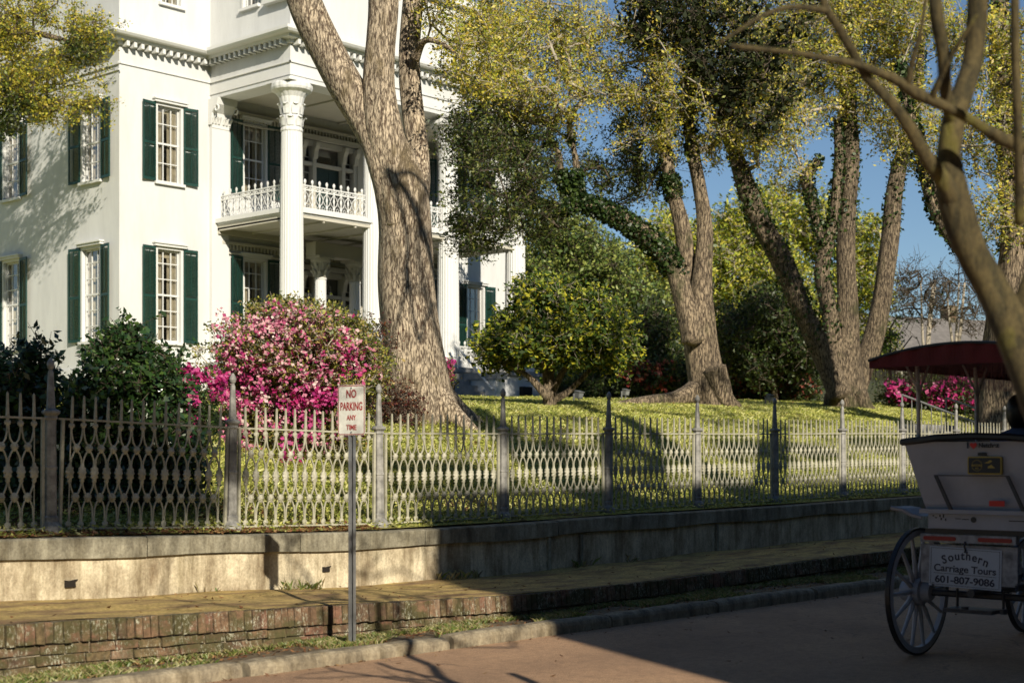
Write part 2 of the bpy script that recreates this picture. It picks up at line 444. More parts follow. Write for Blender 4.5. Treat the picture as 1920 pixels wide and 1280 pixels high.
def mat_sidewalk():
    m, t, b = nodes('worn_brick_sidewalk'); b.inputs['Roughness'].default_value = .9
    v = coords(t)
    br = N(t, 'ShaderNodeTexBrick'); br.inputs['Scale'].default_value = 1; br.inputs['Brick Width'].default_value = .21; br.inputs['Row Height'].default_value = .105
    br.inputs['Mortar Size'].default_value = .007; br.inputs['Color1'].default_value = (.24, .14, .07, 1); br.inputs['Color2'].default_value = (.33, .21, .10, 1); br.inputs['Mortar'].default_value = (.16, .12, .05, 1)
    t.links.new(v, br.inputs['Vector'])
    n1 = noise(t, coords(t, (.8, 2.2, 1)), 1.6, 6, .65); n2 = noise(t, v, 30, 4, .7)
    moss = ramp(t, n2, [(.3, (.28, .20, .05)), (.7, (.80, .57, .22))])
    c = mix(t, ramp(t, n1, [(.38, (0, 0, 0)), (.55, (1, 1, 1))]), br.outputs['Color'], moss)
    c = mix(t, 1, c, ramp(t, noise(t, v, 4, 5), [(.35, (.7, .68, .62)), (.65, (1.1, 1.08, 1.0))]), 'MULTIPLY')
    t.links.new(c, b.inputs['Base Color']); bump(t, b, mix(t, .35, n2, br.outputs['Fac']), .5, .012); return m
def mat_wallplaster(name, light, dark, sc=2.2):
    m, t, b = nodes(name); b.inputs['Roughness'].default_value = .9
    v = coords(t, (1.6, 1.6, .8)); n1 = noise(t, v, sc, 8, .72); v2 = coords(t, (3.5, 3.5, .35)); n2 = noise(t, v2, 2.2, 6, .7); n3 = noise(t, coords(t), 40, 4, .7)
    c = ramp(t, n1, [(.3, dark), (.47, tuple((a + bb) / 2 for a, bb in zip(light, dark))), (.6, light)])
    c = mix(t, 1, c, ramp(t, n2, [(.33, (.55, .52, .46)), (.55, (1, 1, 1))]), 'MULTIPLY')
    c = mix(t, 1, c, ramp(t, n3, [(.3, (.7, .68, .64)), (.6, (1.05, 1.04, 1.0))]), 'MULTIPLY')
    t.links.new(c, b.inputs['Base Color']); bump(t, b, mix(t, .5, n1, n3), .7, .02); return m
M['lawn'] = mat_lawn(); M['road'] = mat_road(); M['walk'] = mat_sidewalk()
M['plaster'] = mat_wallplaster('limewashed_plaster', (.84, .73, .52), (.30, .22, .13))
M['coping'] = mat_wallplaster('grey_concrete_coping', (.46, .42, .31), (.15, .13, .09), 3)
M['kerb'] = mat_wallplaster('concrete_kerb', (.42, .35, .24), (.16, .13, .09), 4)
M['dirt'] = plain('verge_soil', (.17, .12, .06), .95, var=.5, vscale=12, bmp=.8)
def mat_brick(i, c):
    m, t, b = nodes('old_brick_%s' % ['dark', 'red', 'brown', 'pale', 'umber'][i]); b.inputs['Roughness'].default_value = .92
    v = coords(t); n1 = noise(t, v, 18, 6, .75); n2 = noise(t, coords(t, (1, 1, 1.6)), 2.6, 5, .7); n3 = noise(t, coords(t, (1.6, 1.6, .7)), 34, 5, .8)
    c1 = ramp(t, n1, [(.3, tuple(k * .35 for k in c)), (.55, c), (.75, tuple(min(1, k * 1.5) for k in c))])
    c1 = mix(t, ramp(t, n2, [(.44, (0, 0, 0)), (.56, (.9, .9, .9))]), c1, (.085, .075, .025))
    li = mix(t, 1, ramp(t, n3, [(.54, (0, 0, 0)), (.60, (1, 1, 1))]), ramp(t, noise(t, v, 3.3, 3), [(.42, (0, 0, 0)), (.58, (1, 1, 1))]), 'MULTIPLY')
    c1 = mix(t, li, c1, (.52, .50, .36))
    t.links.new(c1, b.inputs['Base Color']); bump(t, b, n1, .9, .02); return m
BR = [mat_brick(i, c) for i, c in enumerate([(.15, .09, .05), (.24, .12, .07), (.24, .14, .075), (.29, .185, .11), (.19, .13, .06)])]
M['mortar'] = plain('lime_mortar', (.34, .28, .19), .95, var=.5, vscale=18, bmp=.8)

# ================================================================ ground
def sheet(name, xs, ys, zf, mat, kind='structure'):
    X, Y = np.meshgrid(xs, ys); Z = zf(X, Y); V = np.stack([X, Y, Z], -1).reshape(-1, 3); nx = len(xs)
    i = np.arange(len(ys) - 1)[:, None] * nx; k = np.arange(nx - 1)[None]
    Fq = np.stack([i + k, i + k + 1, i + nx + k + 1, i + nx + k], -1).reshape(-1, 4)
    o = idx_mesh(name, V, Fq, mat); o['kind'] = kind; return o
ROAD = -1.70
WZ = lambda x: np.interp(x, [-40, 2, 6, 8.5, 11.5, 14, 18, 26, 90], [-1.0, -1.2, -1.265, -1.34, -1.43, -1.43, -1.36, -1.28, -1.1])
VZ = lambda x, y: -1.595 - .075 * np.clip((y - 9.35) / .95, 0, 1) * np.interp(x, [12, 16], [1, .2]) + .012 * np.sin(x * 3.1) * np.sin(y * 7)
sheet('ground', np.r_[-400, -100, np.linspace(-60, 120, 10), 400, 900], np.r_[-400, -60, -20, 0, 60, 140, 400, 900], lambda X, Y: np.full_like(X, -3.2) , M['lawn'])
sheet('lawn', np.r_[-60, np.linspace(-20, 60, 260), np.linspace(62, 160, 40)], np.r_[np.linspace(12.42, 26, 130), np.linspace(26.5, 60, 60), np.linspace(62, 200, 30)], lambda X, Y: ground(X, Y), M['lawn'])
sheet('street', np.linspace(-60, 120, 60), np.linspace(2.6, 9.28, 20), lambda X, Y: ROAD + .025 * np.sin((Y - 2.6) / 6.68 * 3.14) * 0 + X * 0, M['road'])
sheet('street', np.linspace(-60, 120, 20), np.linspace(-60, 2.597, 20), lambda X, Y: ROAD + X * 0 + .01, M['road']).name = 'near_pavement'
sheet('sidewalk', np.linspace(-40, 90, 300), np.linspace(10.36, 12.3, 12), lambda X, Y: WZ(X) + .012 * np.sin(X * 2.3 + Y * 3), M['walk'])
sheet('verge', np.linspace(-40, 90, 400), np.linspace(9.42, 10.3, 14), lambda X, Y: VZ(X, Y), M['dirt'])

# kerb: stones with rounded nose
rk = random.Random(3)
kerb = thing('kerb', (8, 9.3, ROAD), 'rounded grey concrete kerb along the brown street', 'kerb'); kerb['kind'] = 'structure'
x = -6.0; stones = MB()
while x < 40:
    w = rk.uniform(1.6, 2.3); g = rk.uniform(.01, .035); dz = rk.uniform(-.012, .012); dy = rk.uniform(-.012, .012); tl = rk.uniform(-.01, .01)
    seg = 12; pr = [(9.26, -1.76), (9.262, -1.63), (9.275, -1.60), (9.30, -1.582), (9.34, -1.575), (9.43, -1.58), (9.44, -1.76)]
    vs = []; fs = []; n = len(pr)
    for i in range(seg + 1):
        xx = x + g + (w - 2 * g) * i / seg; e = -.012 if i in (0, seg) else 0
        for (yy, zz) in pr: vs.append((xx, yy + dy + (0 if yy > 9.4 else .006 * math.sin(xx * 9)) - e * .4, zz + dz + tl * i / seg + (e if zz > -1.7 else 0) + .004 * math.sin(xx * 7 + yy * 30)))
    for i in range(seg):
        for k in range(n): k2 = (k + 1) % n; fs.append((i * n + k, (i + 1) * n + k, (i + 1) * n + k2, i * n + k2))
    fs.append(tuple(range(n))); fs.append(tuple(seg * n + k for k in range(n))[::-1])
    stones.add(vs, fs); x += w
stones.build('kerb_stone_course', M['kerb'], kerb)

# brick step between sidewalk and verge: real bricks
rb = random.Random(5)
step = thing('brick_edging', (8, 10.3, -1.67), 'old mossy brick retaining edge holding up the sidewalk', 'brick edging')
bm_ = MB()
def brick(x0, x1, y0, z0, z1, mi):
    bm_.cur = mi; j = lambda s=.006: rb.uniform(-s, s)
    yy = y0 + j(.012); d = .012
    vs = [(x0 + j(), yy + j(), z0 + j()), (x1 + j(), yy + j(), z0 + j()), (x1 + j(), 10.36, z0 + j()), (x0 + j(), 10.36, z0 + j()),
          (x0 + j(), yy + j() + d, z1 + j()), (x1 + j(), yy + j() + d, z1 + j()), (x1 + j(), 10.36, z1 + j(.003)), (x0 + j(), 10.36, z1 + j(.003))]
    bm_.add(vs, [(0, 3, 2, 1), (4, 5, 6, 7), (0, 1, 5, 4), (1, 2, 6, 5), (2, 3, 7, 6), (3, 0, 4, 7)])
x = 0.0
while x < 34:
    w = rb.uniform(.062, .072); top = float(WZ(x)) + .004
    brick(x, x + w, 10.25, top - .16, top, rb.choice([0, 0, 2, 2, 2, 2, 3, 4, 4, 1])); x += w + .011
for row in range(6):
    x = rb.uniform(-.1, .1)
    while x < 34:
        w = .205 + rb.uniform(-.008, .008); top = float(WZ(x + .1)) - .172 - row * .078
        if top > -1.78: brick(x, x + w, 10.27, top - .066, top, rb.choice([0, 0, 2, 2, 2, 1, 3, 4, 4]))
        x += w + .012
bm_.build('bricks', BR, step)
mo = MB()
xs = np.linspace(0, 34, 120)
vs = []; fs = []
for xx in xs: z = float(WZ(xx)) - .004; vs += [(xx, 10.302, -1.8), (xx, 10.302, z), (xx, 10.365, z)]
for i in range(len(xs) - 1): a = i * 3; fs += [(a, a + 3, a + 4, a + 1), (a + 1, a + 4, a + 5, a + 2)]
mo.add(vs, fs); mo.build('mortar', M['mortar'], step)

# retaining wall under the fence
rw = thing('retaining_wall', (8, 12.3, -1.4), 'stained plaster retaining wall with grey coping under the iron fence', 'retaining wall')
def strip(name, y0, y1, zt, zb, mat, x0, x1, n, joints=None):
    mb = MB(); vs = []; fs = []
    X = np.linspace(x0, x1, n)
    for xx in X:
        wv = .008 * math.sin(xx * 5.1) + .006 * math.sin(xx * 13.7)
        a = zt(xx); b = zb(xx)
        vs += [(xx, y0 + wv, b), (xx, y0 + wv, a - .015), (xx, y0 + wv + .015, a), (xx, y1, a), (xx, y1, b)]
    for i in range(n - 1):
        a = i * 5
        for k in range(5): k2 = (k + 1) % 5; fs.append((a + k, a + 5 + k, a + 5 + k2, a + k2))
    mb.add(vs, fs); return mb.build(name, mat, rw)
CT = lambda x: float(fz(x)) - .022
strip('plaster_face', 12.27, 12.52, lambda x: CT(x) - .17, lambda x: float(WZ(x)) - .1, M['plaster'], -8, 45, 500)
x = -8.0
while x < 45:
    w = rk.uniform(1.5, 2.6); ox = x; dz = rk.uniform(-.006, .006)
    strip('coping_stone', 12.225, 12.6, lambda q, d=dz: CT(q) + d, lambda q, d=dz: CT(q) - .185 + .012 * math.sin(q * 2.2) + d, M['coping'], x + .004, x + w - .004, 26)
    x += w
wh = MB()
for (px, py, w, h) in ((132, 1093, .12, .07), (611, 1066, .11, .06)):
    xx = on_y(px, 12.27); D = CA * xx + SA * 12.27; z = (855 - py) * D / 2810
    wh.lathe([(.0, -.0), (w / 2, .0), (w / 2, .01), (0, .01)], (0, 0, 0), 10)
    wh.v = wh.v[:-40]; wh.f = [f for f in wh.f if max(f) < len(wh.v)]; wh.mi = wh.mi[:len(wh.f)]
    wh.prism([(xx - w / 2, z - h * .5), (xx + w * .4, z - h * .5), (xx + w * .35, z + h * .2), (xx + w * .6, z + h * .5), (xx - w * .1, z + h * .35), (xx - w / 2, z + h * .45)], 'y', 12.252, 12.275)
wh.build('weep_hole', plain('weep_hole_dark', (.02, .015, .01), 1), rw)
for (px, y0p) in ((1015, 0), (1075, 0), (1330, 0)):
    xx = on_y(px + 10, 12.27); b_ = MB(); b_.box((xx, 12.235, float(WZ(xx)) + .0), (xx + .05, 12.268, CT(xx) - .2)); b_.build('drain_pipe', M['coping'], rw)

# ================================================================ iron fence
def mat_iron():
    m, t, b = nodes('weathered_painted_iron'); b.inputs['Roughness'].default_value = .55
    v = coords(t); n1 = noise(t, v, 5, 6, .7); n2 = noise(t, v, 50, 4, .7)
    c = ramp(t, n1, [(.3, (.24, .225, .15)), (.5, (.46, .43, .31)), (.66, (.58, .54, .41))])
    c = mix(t, ramp(t, n2, [(.62, (0, 0, 0)), (.70, (1, 1, 1))]), c, (.06, .035, .02))
    t.links.new(c, b.inputs['Base Color']); bump(t, b, n2, .4, .004); return m
M['iron'] = mat_iron()
M['postpaint'] = plain('grey_post_paint', (.30, .285, .25), .5, var=.6, vscale=8, bmp=.2)
fence = thing('iron_fence', (7.5, 12.58, -.78), 'ornate cast iron fence with spear pickets on top of the stained retaining wall', 'fence')
def post_mb():
    mb = MB()
    mb.lathe([(.10, 0), (.105, .03), (.10, .07), (.075, .10), (.062, .115)], n=20)
    mb.lathe([(.068, .11), (.068, .15), (.056, .17), (.052, .60), (.060, .605), (.060, .625), (.052, .63), (.050, 1.06), (.062, 1.075), (.058, 1.10), (.085, 1.125), (.085, 1.145), (.06, 1.16)], n=8)
    mb.lathe([(.046, 1.15), (.040, 1.20), (.027, 1.50), (.022, 1.515)], n=8)
    mb.lathe([(.014, 1.50), (.022, 1.52), (.016, 1.53), (.028, 1.545), (.036, 1.572), (.033, 1.60), (.018, 1.625), (.008, 1.64)], n=14)
    return mb
def leafy(mb, x, z, w, h, t=.014):
    """flat cast ornament: a lobed leaf"""
    P = [(0, -h), (w * .45, -h * .75), (w * .35, -h * .5), (w * .85, -h * .35), (w * .7, -h * .08), (w, h * .12), (w * .75, h * .3), (w * .8, h * .55), (w * .4, h * .65), (w * .3, h * .9), (0, h)]
    poly = [(x + a, z + b) for a, b in P] + [(x - a, z + b) for a, b in P[-2:0:-1]]
    n = len(poly); vs = [(q[0], -t * .3, q[1]) for q in poly] + [(q[0], t * .3, q[1]) for q in poly] + [(x, -t, z), (x, t, z)]
    fs = [(i, (i + 1) % n, n + (i + 1) % n, n + i) for i in range(n)] + [(2 * n, (i + 1) % n, i) for i in range(n)] + [(2 * n + 1, n + i, n + (i + 1) % n) for i in range(n)]
    mb.add(vs, fs)
def arc(x0, z0, x1, z1, bulge, n=6):
    out = []
    for i in range(n + 1):
        t = i / n; out.append((x0 + (x1 - x0) * (t * t * (3 - 2 * t) if bulge else t), 0, z0 + (z1 - z0) * t))
    return out
NP = 14; PW = 2.085 - .22; PT = PW / NP
def lattice_mb():
    mb = MB(); h = PT / 2
    for i in range(NP):
        x = -PW / 2 + PT * (i + .5)
        for sgn in (-1, 1):
            if (i == 0 and sgn < 0) or (i == NP - 1 and sgn > 0):
                mb.tube([(x, 0, 1.0), (x, 0, .1)], .006, 4, False); xe = x
                continue
            r = .0092
            mb.tube([(x + sgn * .006, 0, 1.0), (x + sgn * .008, 0, .93), (x + sgn * h * .35, 0, .86), (x + sgn * h * .8, 0, .81), (x + sgn * h, 0, .79)], r, 4, False)
            mb.tube([(x + sgn * h * .85, 0, .77), (x + sgn * h * .5, 0, .73), (x + sgn * h * .18, 0, .68), (x + sgn * .006, 0, .62)], r, 4, False)
            mb.tube([(x + sgn * .006, 0, .46), (x + sgn * h * .2, 0, .42), (x + sgn * h * .55, 0, .365), (x + sgn * h * .9, 0, .33)], r, 4, False)
            mb.tube([(x + sgn * h * .85, 0, .31), (x + sgn * h * .5, 0, .275), (x + sgn * h * .2, 0, .22), (x + sgn * .008, 0, .14), (x + sgn * .005, 0, .06)], r, 4, False)
        leafy(mb, x, .545, .045, .10, .03)
        leafy(mb, x, .065, .036, .042); 
        if i < NP - 1: leafy(mb, x + h, .785, .042, .044, .03); leafy(mb, x + h, .32, .045, .047, .03)
    return mb
def picket_mb():
    mb = MB()
    mb.box((-.012, -.008, 1.00), (.012, .008, 1.05))
    leafy(mb, 0, 1.0, .036, .036, .016); leafy(mb, 0, 1.045, .022, .02, .014)
    vs = []
    for z, r in ((1.05, .016), (1.10, .013), (1.27, .009), (1.285, .003)): vs += [(-r, -r * .7, z), (r, -r * .7, z), (r, r * .7, z), (-r, r * .7, z)]
    fs = [(i * 4 + k, i * 4 + (k + 1) % 4, i * 4 + 4 + (k + 1) % 4, i * 4 + 4 + k) for i in range(3) for k in range(4)] + [(12, 13, 14, 15)]
    mb.add(vs, fs); return mb
def rail_mb(z, t=.012):
    mb = MB(); mb.box((-1.0, -t, z - .009), (1.0, t, z + .009)); return mb
me_post = post_mb().build('post', M['postpaint']); me_lat = lattice_mb().build('panel', M['iron']); me_pk = picket_mb().build('picket', M['iron'])
me_r1 = rail_mb(1.055).build('rail', M['iron']); me_r0 = rail_mb(.028).build('rail', M['iron'])
me_st = MB(); me_st.box((-.014, -.014, 0), (.014, .014, 1.06)); me_st = me_st.build('stile', M['iron'])
protos = [me_post, me_lat, me_pk, me_r1, me_r0, me_st]
rp = random.Random(9)
def child(src, name, parent, loc, rot=(0, 0, 0)):
    o = bpy.data.objects.new(name, src.data); COL.objects.link(o); o.parent = parent; o.location = loc; o.rotation_euler = rot; return o
fl = fence.location
for n in range(-3, 12):
    xx = 7.5 + 2.085 * n; z = float(fz(xx))
    child(me_post, 'post', fence, (xx - fl.x, 0, z - fl.z), (R(rp.uniform(-.6, .6)), R(rp.uniform(-.5, .5)), R(rp.uniform(-4, 4))))
    if n == 11: break
    x2 = xx + 2.085; z2 = float(fz(x2))
    a = -math.atan2(z2 - z, 2.085)
    p = child(me_lat, 'panel', fence, ((xx + x2) / 2 - fl.x, 0, (z + z2) / 2 + .02 - fl.z), (R(rp.uniform(-.8, .8)), a, 0))
    child(me_r1, 'rail', p, (0, 0, 0)); child(me_r0, 'rail', p, (0, 0, 0))
    for s in (-1, 1): child(me_st, 'stile', p, (s * (PW / 2 + .02), 0, 0))
    for i in range(NP):
        child(me_pk, 'picket', p, (-PW / 2 + PT * (i + .5), 0, rp.uniform(-.006, .006)), (0, R(rp.uniform(-.7, .7)), 0))
for o in protos: bpy.data.objects.remove(o)

# ================================================================ text helper
def text_mesh(txt, size, mat, name, parent, Mx, sx=1.0, bold=0.0, depth=.0015, align='CENTER', seat=.0):
    c = bpy.data.curves.new(name, 'FONT'); c.body = txt; c.size = size; c.align_x = align; c.align_y = 'CENTER'; c.extrude = depth; c.offset = bold
    o = bpy.data.objects.new(name, c); COL.objects.link(o)
    dg = bpy.context.evaluated_depsgraph_get(); dg.update()
    me = bpy.data.meshes.new_from_object(o.evaluated_get(dg)); bpy.data.objects.remove(o)
    me.transform(Mx @ Matrix.Diagonal((sx, 1, 1, 1))); me.materials.clear(); me.materials.append(mat)
    return link(name, me, parent)
def text_fit(txt, w, h, mat, name, parent, Mx, bold=0.0):
    o = text_mesh(txt, .1, mat, name, parent, Matrix.Identity(4), 1.0, bold); me = o.data
    xs = [v.co.x for v in me.vertices]; ys = [v.co.y for v in me.vertices]; cx = (min(xs) + max(xs)) / 2; cy_ = (min(ys) + max(ys)) / 2
    me.transform(Mx @ Matrix.Diagonal((w / (max(xs) - min(xs)), h / (max(ys) - min(ys)), 1, 1)) @ Matrix.Translation((-cx, -cy_, 0))); return o
def frame_mat(org, u, n):
    """text plane: local x -> u, local y -> up, local z -> n (towards the reader)"""
    u = Vector(u).normalized(); n = Vector(n).normalized(); up = n.cross(u).normalized()
    m = Matrix((u, up, n)).transposed().to_4x4(); m.translation = Vector(org); return m

# ================================================================ no parking sign
foot = Vector((8.60, 9.63, -1.62))
sg = thing('parking_sign', foot, 'small white no parking sign with red lettering on a metal post', 'sign')
galv = plain('galvanised_steel', (.40, .40, .39), .4, .6, var=.2, vscale=12)
dark = plain('dark_slot', (.02, .02, .02), .9)
ang = R(-78); su = Vector((math.cos(ang), math.sin(ang), 0)); sn = Vector((su.y, -su.x, 0))
if sn.dot(-foot) < 0: sn = -sn
pm = frame_mat(foot, su, sn)
mb = MB(pm); hgt = 2.18
mb.box((-.036, 0, -.012 - .01), (-.014, hgt, -.012)); mb.box((.014, 0, -.022), (.036, hgt, -.012))
mb.box((-.016, 0, -.046), (-.012, hgt, -.012)); mb.box((.012, 0, -.046), (.016, hgt, -.012)); mb.box((-.0118, 0, -.046), (.0118, hgt, -.042))
mb.build('post', galv, sg)
mb = MB(pm)
for i in range(80): mb.lathe([(0, 0), (.0042, 0), (.0042, .003), (0, .003)], (0, .05 + i * .0265, -.0415), 8)
mb.build('bolt_hole', dark, sg)
W_, H_ = .287, .43; zb = 1.80
def rrect(w, h, r, n=6):
    P = []
    for cx, cy, a0 in ((w / 2 - r, h / 2 - r, 0), (-w / 2 + r, h / 2 - r, 90), (-w / 2 + r, -h / 2 + r, 180), (w / 2 - r, -h / 2 + r, 270)):
        for i in range(n + 1): a = R(a0 + 90 * i / n); P.append((cx + r * math.cos(a), cy + r * math.sin(a)))
    return P
def plate(mb, w, h, r, z0, z1, cy=0):
    mb.prism([(a, b + cy) for a, b in rrect(w, h, r)], 'z', z0, z1)
def ringplate(mb, w, h, r, t, z0, cy=0):
    A = rrect(w, h, r); B = rrect(w - 2 * t, h - 2 * t, max(r - t, .001)); n = len(A)
    vs = [(a, b + cy, z0) for a, b in A] + [(a, b + cy, z0) for a, b in B]
    mb.add(vs, [(i, (i + 1) % n, n + (i + 1) % n, n + i) for i in range(n)])
cy = zb + H_ / 2
mb = MB(pm); plate(mb, W_, H_, .028, -.010, -.006, cy)
signwhite = plain('dirty_white_sign_face', (.80, .78, .68), .45, var=.16, vscale=14)
pl = mb.build('sign_plate', signwhite, sg)
red = plain('faded_red_paint', (.36, .035, .03), .5, var=.25)
mb = MB(pm); ringplate(mb, W_ - .008, H_ - .008, .024, .007, -.0045, cy); mb.build('border', red, pl)
for txt, yy, w, h in (('NO', .140, .105, .072), ('PARKING', .033, .232, .072), ('ANY', -.064, .10, .045), ('TIME', -.148, .108, .045)):
    text_fit(txt, w, h, red, 'lettering', pl, pm @ Matrix.Translation((0, cy + yy, -.0055)), .0022)
mb = MB(pm)
for yy in (.19, -.19): mb.lathe([(0, 0), (.009, 0), (.008, .005), (0, .006)], (0, cy + yy, -.006), 10)
mb.build('bolt', galv, sg)
#PART3
# ================================================================ mansion
X0, X1, Y0, YB = 27.5, 46.3, 42.0, 62.0          # main block
PX0, PX1, PY = 31.0, 42.8, 37.65                 # portico outer planes
FL, BAL, CT_ = 3.2, 7.9, 12.18
house = thing('mansion', (36.9, 42, 1.85), 'white columned two storey mansion with green shutters and a front portico', 'house')
def wallface(mb, org, u, n, w, z0, z1, holes, depth=.32):
    """wall in the plane through org, along u, outward n, with rectangular holes (a,b,za,zb)"""
    u = Vector(u); n = Vector(n); o = Vector(org)
    P = lambda a, z, d=0: o + u * a + Vector((0, 0, z)) - n * d
    A = sorted({0, w} | {h[0] for h in holes} | {h[1] for h in holes}); Z = sorted({z0, z1} | {h[2] for h in holes} | {h[3] for h in holes})
    for i in range(len(A) - 1):
        for j in range(len(Z) - 1):
            a = (A[i] + A[i + 1]) / 2; z = (Z[j] + Z[j + 1]) / 2
            if any(h[0] < a < h[1] and h[2] < z < h[3] for h in holes): continue
            mb.add([P(A[i], Z[j]), P(A[i + 1], Z[j]), P(A[i + 1], Z[j + 1]), P(A[i], Z[j + 1])], [(0, 1, 2, 3)])
    for (a, b, za, zb_) in holes:
        q = [(a, za), (b, za), (b, zb_), (a, zb_)]
        for k in range(4):
            s, e = q[k], q[(k + 1) % 4]; mb.add([P(*s), P(*e), P(e[0], e[1], depth), P(s[0], s[1], depth)], [(0, 1, 2, 3)])
LO = (3.80, 6.94); UP = (9.10, 11.70); AT = (15.05, 16.5)
fc = [29.42, 33.0, 40.8, 44.25]                   # window centres along x, front
hw = .53
win = []                                          # (origin, u, n, width, z0, z1)
fh = []
for c in fc:
    for (a, b) in (LO, UP): fh.append((c - hw - X0, c + hw - X0, a, b)); win.append(((c, Y0, 0), (1, 0, 0), (0, -1, 0), hw, a, b, True))
for c in (29.5, 44.3): fh.append((c - .45 - X0, c + .45 - X0, *AT)); win.append(((c, Y0, 0), (1, 0, 0), (0, -1, 0), .45, *AT, False))
DC = 36.4                                         # door
fh.append((DC - 1.35 - X0, DC + 1.35 - X0, FL, 6.7)); fh.append((DC - 1.35 - X0, DC + 1.35 - X0, 8.06, 11.45))
mb = MB(); wallface(mb, (X0, Y0, 0), (1, 0, 0), (0, -1, 0), X1 - X0, 1.2, 17.6, fh)
sc_ = [43.62, 48.72, 54.4]
sh = []
for c in sc_:
    for (a, b) in (LO, UP): sh.append((c - .6 - Y0, c + .6 - Y0, a, b)); win.append(((X0, c, 0), (0, 1, 0), (-1, 0, 0), .6, a, b, True))
    
wallface(mb, (X0, Y0, 0), (0, 1, 0), (-1, 0, 0), YB - Y0, 1.2, 17.6, sh)
mb.add([(X1, Y0, 1.2), (X1, YB, 1.2), (X1, YB, 17.6), (X1, Y0, 17.6)], [(0, 1, 2, 3)])
mb.add([(X0, YB, 1.2), (X1, YB, 1.2), (X1, YB, 17.6), (X0, YB, 17.6)], [(0, 1, 2, 3)])
mb.add([(X0, Y0, 17.6), (X1, Y0, 17.6), (X1, YB, 17.6), (X0, YB, 17.6)], [(0, 1, 2, 3)])
mb.build('wall', M['wall'], house)
# roof and attic block over the portico
mb = MB()
wallface(mb, (PX0 + .1, PY + .1, 0), (1, 0, 0), (0, -1, 0), PX1 - PX0 - .2, CT_, 16.2, [])
ah = [(1.6, 2.5, 14.9, 16.0)]
wallface(mb, (PX0 + .1, PY + .1, 0), (0, 1, 0), (-1, 0, 0), Y0 - PY - .1, CT_, 17.0, ah)
win.append(((PX0 + .1, PY + .1 + 2.05, 0), (0, 1, 0), (-1, 0, 0), .45, 14.9, 16.0, False))
wallface(mb, (PX1 - .1, PY + .1, 0), (0, 1, 0), (1, 0, 0), Y0 - PY - .1, CT_, 17.0, [])
mb.build('portico_attic', M['wall'], house)
mb = MB()
mb.box((PX0 - .2, PY - .2, 16.2), (PX1 + .2, PY + .3, 16.45)); mb.box((PX0 - .05, PY - .05, 15.1), (PX0 + .12, PY + 1.9, 15.18))
mb.box((PX0 - .12, PY - .1, 14.75), (PX0 + .11, PY + 1.3, 14.9)); mb.box((PX0 - .06, PY - .04, 15.6), (PX0 + .1, PY + 1.0, 15.7))
mb.build('parapet_ledge', M['trim'], house)
# cornice with dentils, following the plan
def cornice(name, path, zt, out, h, dent=True, close=False, dw=.11, dg=.26, dh=.17):
    mb = MB(); n = len(path)
    prof = [(0, -h), (.10, -h), (.12, -h * .72), (out * .55, -h * .68), (out * .6, -h * .45), (out * .9, -h * .42), (out, -h * .25), (out, 0), (0, 0)]
    rings = []
    for i, (p, nn) in enumerate(path):
        rings.append([(p[0] + nn[0] * a, p[1] + nn[1] * a, zt + b) for a, b in prof])
    for i in range(n - 1):
        A, B = rings[i], rings[i + 1]; m = len(prof)
        mb.add(A + B, [(k, (k + 1) % m, m + (k + 1) % m, m + k) for k in range(m)])
    o = mb.build(name, M['trim'], house)
    if dent:
        d = MB()
        for i in range(n - 1):
            p, q = Vector((*path[i][0], 0)), Vector((*path[i + 1][0], 0)); t = (q - p); L = t.length; t.normalize()
            nn = Vector((t.y, -t.x, 0)); mid = Vector((*path[i][1], 0))
            if nn.dot(mid) < 0: nn = -nn
            k = int(L / dg)
            for j in range(k):
                c = p + t * (L * (j + .5) / k); m4 = Matrix((t, nn, Vector((0, 0, 1)))).transposed().to_4x4(); m4.translation = c
                d.m = m4; d.box((-dw / 2, .05, zt - h * .70 - dh), (dw / 2, out * .52, zt - h * .70)); 
        d.build('dentil_course', M['trim'], o, kind='stuff')
    return o
CP = [((X0, YB), (-1, 0)), ((X0, Y0), (-1, -1)), ((PX0 + .1, Y0), (-1, -1)), ((PX0 + .1, PY + .1), (-1, -1)), ((PX1 - .1, PY + .1), (1, -1)), ((PX1 - .1, Y0), (1, -1)), ((X1, Y0), (1, -1)), ((X1, YB), (1, 0))]
cornice('cornice', CP, 13.72, .60, .40, dg=.26)
mb = MB()      # thin frieze line
for a, b in (((X0 - .03, Y0 - .03), (PX0 + .1, Y0 - .03)), ((PX0 + .07, Y0), (PX0 + .07, PY + .07)), ((PX0 + .07, PY + .07), (PX1 - .07, PY + .07))):
    mb.box((min(a[0], b[0]) - .02, min(a[1], b[1]) - .02, 12.72), (max(a[0], b[0]) + .02, max(a[1], b[1]) + .02, 12.77))
mb.box((X0 - .06, Y0 - .02, 12.70), (X0 - .001, YB, 12.78)); mb.box((X0 - .05, Y0 - .02, 12.5), (X0 - .001, YB, 12.54))
mb.build('frieze_band', M['trim'], house)
# entablature beams
mb = MB()
bw = .78
for z0, z1, o_ in ((CT_, 12.32, .0), (12.32, 12.62, .05)):
    mb.box((PX0 + .12 - o_, PY + .12 - o_, z0), (PX1 - .12 + o_, PY + .12 + bw - .001 * o_, z1 - .001))
    mb.box((PX0 + .12 - o_, PY + .12 + bw, z0), (PX0 + .12 + bw, Y0 - .002, z1 - .001)); mb.box((PX1 - .12 - bw, PY + .12 + bw, z0), (PX1 - .12 + o_, Y0 - .002, z1 - .001))
mb.build('architrave', M['trim'], house)
mb = MB(); mb.box((PX0 + .9, PY + .9, 12.34), (PX1 - .9, Y0 - .01, 12.45))
for k in range(5): xx = PX0 + .9 + (PX1 - PX0 - 1.8) * k / 4; mb.box((xx - .06, PY + .9, 12.28), (xx + .06, Y0 - .02, 12.34))
mb.build('portico_ceiling', M['ceil'], house)
